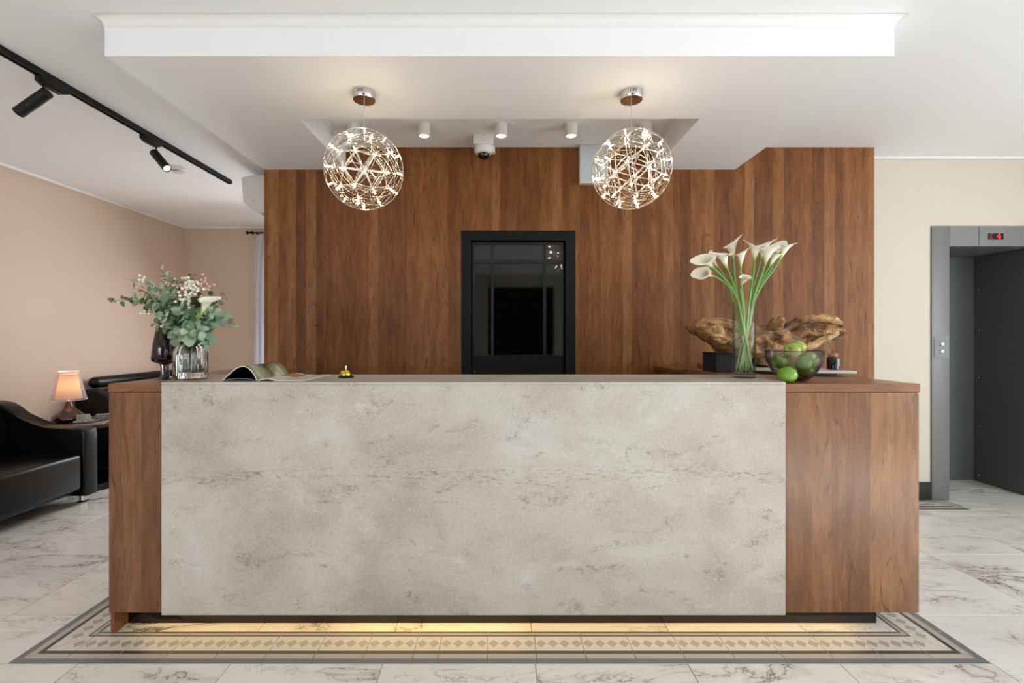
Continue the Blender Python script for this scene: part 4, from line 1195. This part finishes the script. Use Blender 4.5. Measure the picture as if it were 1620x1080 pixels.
CM = [calla_mesh(1.15, 0.100, 0.0), calla_mesh(1.4, 0.095, 2.0), calla_mesh(0.98, 0.102, 4.0)]
b = NB(); lathe(b, [(0, 0.01), (0.003, 0.012), (0.0034, 0.05), (0.0022, 0.062), (0, 0.064)], 10); SPM = mesh('spadix', b, SPADIX)
def calla(label, base, mouth, root, neck, variant, roll, group, scale=1.0):
    """base/mouth: world points of the flower; root: stem foot; neck: where the stem passes the rim"""
    t = thing('calla_lily', label, 'flower', root, 0, group)
    rt = Vector(root); P = []
    ax = (mouth - base).normalized()
    ctrl = [Vector((0, 0, 0)), neck - rt, (base - rt) - ax * 0.09, base - rt]
    segs = 22
    # Catmull-like: two bezier pieces through the neck
    m1 = (neck - rt) * 0.5
    tang = ((base - rt) - ax * 0.10 - (neck - rt)).normalized()
    for i in range(segs):
        u = i / (segs - 1)
        if u < 0.55:
            s = u / 0.55; P.append(bez(Vector((0, 0, 0)), m1 * 1.0, neck - rt, s))
        else:
            s = (u - 0.55) / 0.45
            d0 = (neck - rt).normalized()
            a_ = neck - rt; c_ = base - rt; L = (c_ - a_).length
            P.append(a_ * (1 - s) ** 3 + (a_ + d0 * L * 0.35) * 3 * s * (1 - s) ** 2 + (c_ - ax * L * 0.35) * 3 * s * s * (1 - s) + c_ * s ** 3)
    b = NB(); tube(b, P, [0.0058 - 0.0008 * i / segs for i in range(segs)], 10); obj('stem', b, STEM, t, smooth=60)
    q = Vector((0, 0, 1)).rotation_difference(ax).to_matrix().to_4x4() @ Matrix.Rotation(roll, 4, 'Z') @ Matrix.Scale(scale, 4)
    place('spathe', CM[variant], t, mtx=Matrix.Translation(base - rt - ax * 0.002) @ q)
    place('spadix', SPM, t, mtx=Matrix.Translation(base - rt) @ q)
    return t
def cpx(x, y): return (1040 + x / 3.673, 350 + y / 3.673)
lil = [  # base, mouth (in the enlarged crop), depth offset, variant, roll, scale, label
    ((322, 268), (252, 205), -0.03, 1, 2.6, 1.0, 'white calla lily second lowest on the left, wide open'),
    ((352, 268), (308, 212), 0.03, 2, 0.4, 0.8, 'half-hidden white calla lily behind the wide left one'),
    ((404, 272), (356, 165), -0.02, 0, 3.0, 1.05, 'white calla lily with two curled lips, left of the tallest'),
    ((440, 218), (432, 95), 0.02, 0, -0.6, 1.05, 'tallest white calla lily on the left half of the bunch'),
    ((484, 264), (494, 176), -0.04, 2, 0.0, 0.9, 'small upright white calla lily in the middle gap'),
    ((322, 318), (232, 290), -0.02, 0, 2.2, 0.9, 'lowest calla lily, lying nearly level at far left'),
    ((487, 372), (478, 335), -0.07, 2, -1.6, 0.8, 'round-faced calla lily turned to the viewer, lowest in the middle'),
    ((563, 225), (566, 112), -0.03, 1, 2.9, 1.0, 'broad calla lily, first of the right cluster'),
    ((602, 215), (632, 95), 0.03, 1, -0.4, 1.0, 'topmost broad calla lily of the right cluster'),
    ((625, 248), (655, 140), -0.05, 1, -1.4, 1.0, 'foremost ruffled calla lily of the right cluster'),
    ((672, 238), (708, 120), 0.02, 0, 0.5, 1.0, 'calla lily with a curled tip, second from the right end'),
    ((650, 262), (700, 180), 0.00, 2, 0.0, 0.85, 'slim calla lily below the curled one in the right cluster'),
    ((712, 220), (760, 128), -0.01, 2, 0.2, 1.0, 'rightmost calla lily of the tall bunch'),
]
for i, (ba, mo, dy, var, roll, sc_, lab) in enumerate(lil):
    B_ = at(*cpx(*ba), VY + dy); M_ = at(*cpx(*mo), VY + dy + (-0.03 if var != 2 else 0.0))
    if i == 6: M_ = B_ + Vector((-0.008, -0.05, 0.03))
    off = (B_.x - VX)
    ang = R.uniform(-1.2, 1.2)
    nk = Vector((VX + max(-0.038, min(0.038, off * 0.40)), VY + max(-0.022, min(0.022, dy + R.uniform(-.012, .012))), ZS + 0.355))
    fx = -max(-0.034, min(0.034, off * 0.28 + R.uniform(-0.012, 0.012)))
    rt = Vector((VX + fx, VY + R.uniform(-0.022, 0.022), ZS + 0.018))
    calla(lab, B_, M_, rt, nk, var, roll, 'calla lilies in the cylinder vase', sc_)

# ------------------------------------------------------------------ bouquet vase, dark vase
GX, GY = -1.444, 2.175
gv = thing('ribbed_vase', 'clear ribbed glass vase of eucalyptus on the stone desk', 'vase', (GX, GY, ZS)); gv.scale = (0.85, 0.85, 1)
po = [(0, 0), (0.074, 0), (0.083, 0.006), (0.084, 0.03), (0.084, 0.118), (0.080, 0.135), (0.070, 0.150), (0.056, 0.161), (0.048, 0.168), (0.046, 0.178), (0.050, 0.183)]
pi_ = [(0.047, 0.183), (0.0425, 0.178), (0.0445, 0.168), (0.053, 0.158), (0.067, 0.147), (0.0765, 0.133), (0.0800, 0.117), (0.0800, 0.03), (0.075, 0.018), (0.0, 0.016)]
b = NB(); lathe(b, po + pi_, 192, fn=lambda a, i: 1 + (0.030 * abs(math.cos(a * 12)) - 0.020 if 2 <= i <= 7 else 0)); obj('glass_wall', b, GLASS, gv, smooth=60)
b = NB(); lathe(b, [(0, 0.0165), (0.0745, 0.0185), (0.0790, 0.031), (0.0790, 0.112), (0, 0.112)], 48); obj('water', b, WATER, gv, smooth=30)
dv_ = thing('smoked_goblet_vase', 'smoky dark glass goblet-shaped vase on the walnut desk end', 'vase', (-1.628, 2.262, ZW)); dv_.scale = (0.86, 0.86, 1)
s_ = 1.0
b = NB(); lathe(b, [(0, 0), (0.042, 0), (0.042, 0.003), (0.026, 0.008), (0.021, 0.02), (0.021, 0.06), (0.024, 0.072), (0.045, 0.080), (0.062, 0.09), (0.066, 0.103), (0.060, 0.16), (0.045, 0.235), (0.040, 0.26),
                   (0.037, 0.26), (0.042, 0.235), (0.057, 0.16), (0.0625, 0.104), (0.058, 0.094), (0.03, 0.084), (0, 0.082)], 48); obj('glass_body', b, GLASS_SMOKE, dv_, smooth=50)

# ------------------------------------------------------------------ eucalyptus, snowberries
def leaf_mat(name, c1, c2):
    m = mat(name, c1, 0.5); n = NT(m)
    inf = n.node('ShaderNodeObjectInfo')
    n.link(n.mix(inf.outputs['Random'], lin(c1), lin(c2)), n.b.inputs['Base Color'])
    tr_ = n.node('ShaderNodeBsdfTranslucent'); tr_.inputs[0].default_value = lin(c2)
    mx = n.node('ShaderNodeMixShader'); mx.inputs[0].default_value = 0.18
    n.link(n.b.outputs[0], mx.inputs[1]); n.link(tr_.outputs[0], mx.inputs[2]); n.link(mx.outputs[0], n.n['Material Output'].inputs[0])
    return m
EUC = [leaf_mat('sage_eucalyptus', '#72907a', '#a6bd9f'), leaf_mat('olive_eucalyptus', '#5a6c49', '#7d8d65'), leaf_mat('deep_green_leaf', '#27401f', '#3c5a2c'), leaf_mat('pale_eucalyptus', '#a9bd9f', '#c2d0b4')]
TWIG = mat('twig_brown_green', '#6d6a45', 0.7)
def leaf_mesh(w, l, cup, m):
    b = NB(); N = 14; rows = []
    mid = []
    for i in range(8):
        t_ = i / 7; mid.append(b.verts.new((t_ * l, 0, 0.10 * l * math.sin(t_ * PI) * cup - 0.08 * l * t_ * t_)))
    for sgn in (-1, 1):
        edge = []
        for i in range(8):
            t_ = i / 7
            yw = w / 2 * math.sin(PI * min(1, t_ ** 0.75)) ** 0.62 if 0 < i < 7 else 0
            edge.append(b.verts.new((t_ * l, sgn * yw, mid[i].co.z + cup * 0.22 * yw)) if yw > 0 else mid[i])
        for i in range(7):
            q = [mid[i], mid[i + 1], edge[i + 1], edge[i]]
            u = []
            for v in q:
                if v not in u: u.append(v)
            if len(u) >= 3: b.faces.new(u if sgn > 0 else u[::-1])
    return mesh('leaf', b, m, 80)
LM = {}
for mi, m in enumerate(EUC):
    LM[mi] = [leaf_mesh(0.034, 0.040, 1.0, m), leaf_mesh(0.030, 0.034, -0.6, m), leaf_mesh(0.024, 0.040, 0.8, m)]
def sprig(name, label, tip, mi, nleaf, lsize, seed, group, droop=0.05, start=0.36, cat='sprig'):
    r = random.Random(seed); nleaf += 2; lsize *= 1.15
    root = Vector((GX + r.uniform(-.035, .035), GY + r.uniform(-.035, .035), ZS + 0.03))
    t = thing(name, label, cat, root, 0, group)
    neck = Vector((GX + r.uniform(-.028, .028), GY + r.uniform(-.028, .028), ZS + 0.178)) - root
    tipv = Vector(tip) - root
    ctl = neck + Vector((0, 0, (tipv - neck).length * 0.45)) + (tipv - neck) * 0.15
    pts = [neck * (k / 4) for k in range(4)] + [bez(neck, ctl, tipv, k / 14) for k in range(15)]
    b = NB(); tube(b, pts, [0.0024 - 0.0015 * k / len(pts) for k in range(len(pts))], 6); obj('stem', b, TWIG, t, smooth=60)
    for k in range(nleaf):
        u = start + (1 - start) * (k + 0.5) / nleaf
        p = bez(neck, ctl, tipv, u); d = (bez(neck, ctl, tipv, min(1, u + .03)) - bez(neck, ctl, tipv, u - .03)).normalized()
        uu, vv = frame_for(d)
        for sgn in (-1, 1):
            a = k * PI / 2 + r.uniform(-.4, .4)
            out = (uu * math.cos(a) + vv * math.sin(a)) * sgn + d * r.uniform(0.15, 0.6)
            out.normalize()
            nrm = (d * 0.35 + Vector((r.uniform(-.5, .5), -1.1 + r.uniform(-.4, .4), r.uniform(0, .8)))); nrm = nrm - out * nrm.dot(out); nrm.normalize()
            yv = nrm.cross(out)
            mt = Matrix((out, yv, nrm)).transposed().to_4x4()
            s = lsize * (1.1 - 0.5 * max(0, (u - .6) / .4)) * r.uniform(0.8, 1.15)
            place('leaf', LM[mi if r.random() < 0.72 else r.choice((0, 1, 2, 3))][r.randrange(3)], t, mtx=Matrix.Translation(p + out * 0.004) @ mt @ Matrix.Scale(s, 4))
    return t
def bpx(x, y, dy): return at(160 + x / 4.908, 400 + y / 4.908, GY + dy)
sprigs = [
    ((75, 372), -0.02, 1, 9, 0.85, 'olive eucalyptus sprig reaching furthest left'),
    ((195, 205), 0.05, 3, 7, 0.7, 'pale thin eucalyptus sprig at the upper left'),
    ((450, 120), 0.03, 3, 8, 0.85, 'pale eucalyptus sprig with the highest tip'),
    ((240, 275), -0.05, 1, 8, 0.95, 'olive eucalyptus sprig at the left above the longest one'),
    ((712, 155), 0.04, 2, 5, 0.7, 'dark green leafy sprig rising above the white berries'),
    ((960, 335), 0.05, 1, 8, 0.75, 'olive eucalyptus sprig at the upper right'),
    ((1050, 560), -0.03, 0, 9, 0.9, 'sage eucalyptus sprig drooping furthest right'),
    ((850, 720), -0.06, 0, 6, 1.1, 'sage eucalyptus sprig hanging low over the vase shoulder at right'),
    ((560, 660), -0.10, 0, 6, 1.2, 'sage eucalyptus sprig hanging low in front of the dark vase'),
    ((780, 610), -0.13, 0, 6, 1.15, 'sage eucalyptus sprig at the front right of the vase neck'),
    ((660, 640), -0.14, 0, 6, 1.2, 'sage eucalyptus sprig at the front centre of the vase neck'),
    ((385, 560), -0.06, 1, 7, 1.0, 'olive eucalyptus sprig at the lower left beside the dark vase'),
    ((530, 300), -0.08, 0, 7, 1.2, 'sage eucalyptus sprig with big leaves at the centre front'),
    ((330, 330), -0.10, 0, 7, 1.1, 'sage eucalyptus sprig pointing forward at the left'),
    ((880, 450), -0.08, 0, 7, 1.0, 'sage eucalyptus sprig under the single calla lily'),
    ((590, 200), 0.06, 2, 6, 1.0, 'dark green leafy sprig behind the pink berries'),
    ((620, 430), -0.13, 0, 7, 1.15, 'sage eucalyptus sprig facing the viewer at mid height'),
    ((780, 330), -0.02, 2, 6, 1.0, 'dark green leafy sprig between the white and pink berries'),
    ((440, 430), -0.10, 1, 7, 1.1, 'olive eucalyptus sprig left of centre'),
    ((930, 500), 0.0, 1, 8, 0.9, 'olive eucalyptus sprig behind the drooping right one'),
    ((500, 200), 0.0, 1, 7, 1.0, 'olive eucalyptus sprig at the top left of the berries'),
    ((225, 350), -0.07, 1, 9, 1.05, 'olive eucalyptus sprig just above the furthest left one'),
    ((400, 250), -0.05, 3, 7, 1.0, 'pale eucalyptus sprig among the upper left leaves'),
    ((480, 480), -0.12, 0, 7, 1.15, 'sage eucalyptus sprig above the dark vase'),
    ((720, 490), -0.12, 2, 6, 1.1, 'dark green leafy sprig at the centre, below the calla lily'),
    ((990, 500), -0.05, 0, 9, 1.0, 'sage eucalyptus sprig above the drooping right one'),
    ((340, 400), 0.0, 2, 6, 1.05, 'dark green leafy sprig deep in the left side'),
    ((880, 330), 0.0, 2, 6, 0.9, 'dark green leafy sprig behind the right pink berries'),
]
for i, (q, dy, mi, nl, ls, lab) in enumerate(sprigs):
    sprig('eucalyptus_sprig' if mi != 2 else 'leafy_sprig', lab, bpx(q[0], q[1], dy), mi, nl, ls, 100 + i, 'greenery in the ribbed vase')

b = NB(); bmesh.ops.create_icosphere(b, subdivisions=2, radius=0.0066); BW_ = mesh('berry', b, mat('white_snowberry', '#eee6d6', 0.35), 80)
b = NB(); bmesh.ops.create_icosphere(b, subdivisions=2, radius=0.0055); BP_ = mesh('berry', b, mat('pink_snowberry', '#dcb3a8', 0.35), 80)
def berries(label, c, dy, n_, spread, me, seed):
    r = random.Random(seed); p0 = bpx(c[0], c[1], dy)
    root = Vector((GX + r.uniform(-.03, .03), GY + r.uniform(-.03, .03), ZS + 0.03))
    t = thing('snowberry_sprig', label, 'berries', root, 0, 'snowberry sprigs in the ribbed vase')
    neck = Vector((GX, GY, ZS + 0.178)) - root; tip = p0 - root
    ctl = neck + Vector((0, 0, 0.12)) + (tip - neck) * 0.2
    b = NB(); tube(b, [Vector((0, 0, 0)), neck * 0.5] + [bez(neck, ctl, tip, k / 12) for k in range(13)], 0.0016, 6); obj('stem', b, TWIG, t, smooth=60)
    pts = []
    tries = 0
    while len(pts) < n_ and tries < 4000:
        tries += 1
        q = Vector((r.gauss(0, 1) * spread[0], r.gauss(0, 1) * spread[1], r.gauss(0, 1) * spread[2]))
        if all((q - w).length > 0.0108 for w in pts): pts.append(q)
    for q in pts: place('berry', me, t, tip + q)
berries('big cluster of white snowberries right of the bouquet centre', (700, 275), -0.09, 40, (0.022, 0.016, 0.024), BW_, 1)
berries('small cluster of white snowberries below the big one', (670, 370), -0.10, 16, (0.014, 0.012, 0.016), BW_, 2)
berries('white snowberries at the top left of the bouquet', (330, 208), -0.02, 9, (0.007, 0.007, 0.010), BW_, 3)
berries('cream snowberries at the lower left of the bouquet', (345, 462), -0.06, 8, (0.012, 0.010, 0.007), BW_, 4)
berries('pink snowberries left of the big white cluster', (580, 255), -0.06, 20, (0.020, 0.014, 0.014), BP_, 5)
berries('pink snowberries right of the big white cluster', (795, 255), -0.05, 18, (0.014, 0.012, 0.018), BP_, 6)
berries('pale berries at the left, among the olive leaves', (290, 285), -0.04, 6, (0.012, 0.010, 0.010), BP_, 7)
berries('cream berries low at the left of the vase neck', (490, 550), -0.06, 6, (0.010, 0.008, 0.010), BW_, 8)
# single calla in the bouquet
B_ = bpx(778, 470, -0.12); M_ = bpx(835, 365, -0.14)
calla('single calla lily leaning right among the eucalyptus', B_, M_, Vector((GX + 0.01, GY, ZS + 0.03)), Vector((GX + 0.015, GY - 0.02, ZS + 0.178)), 2, 0.5, None, 1.0)
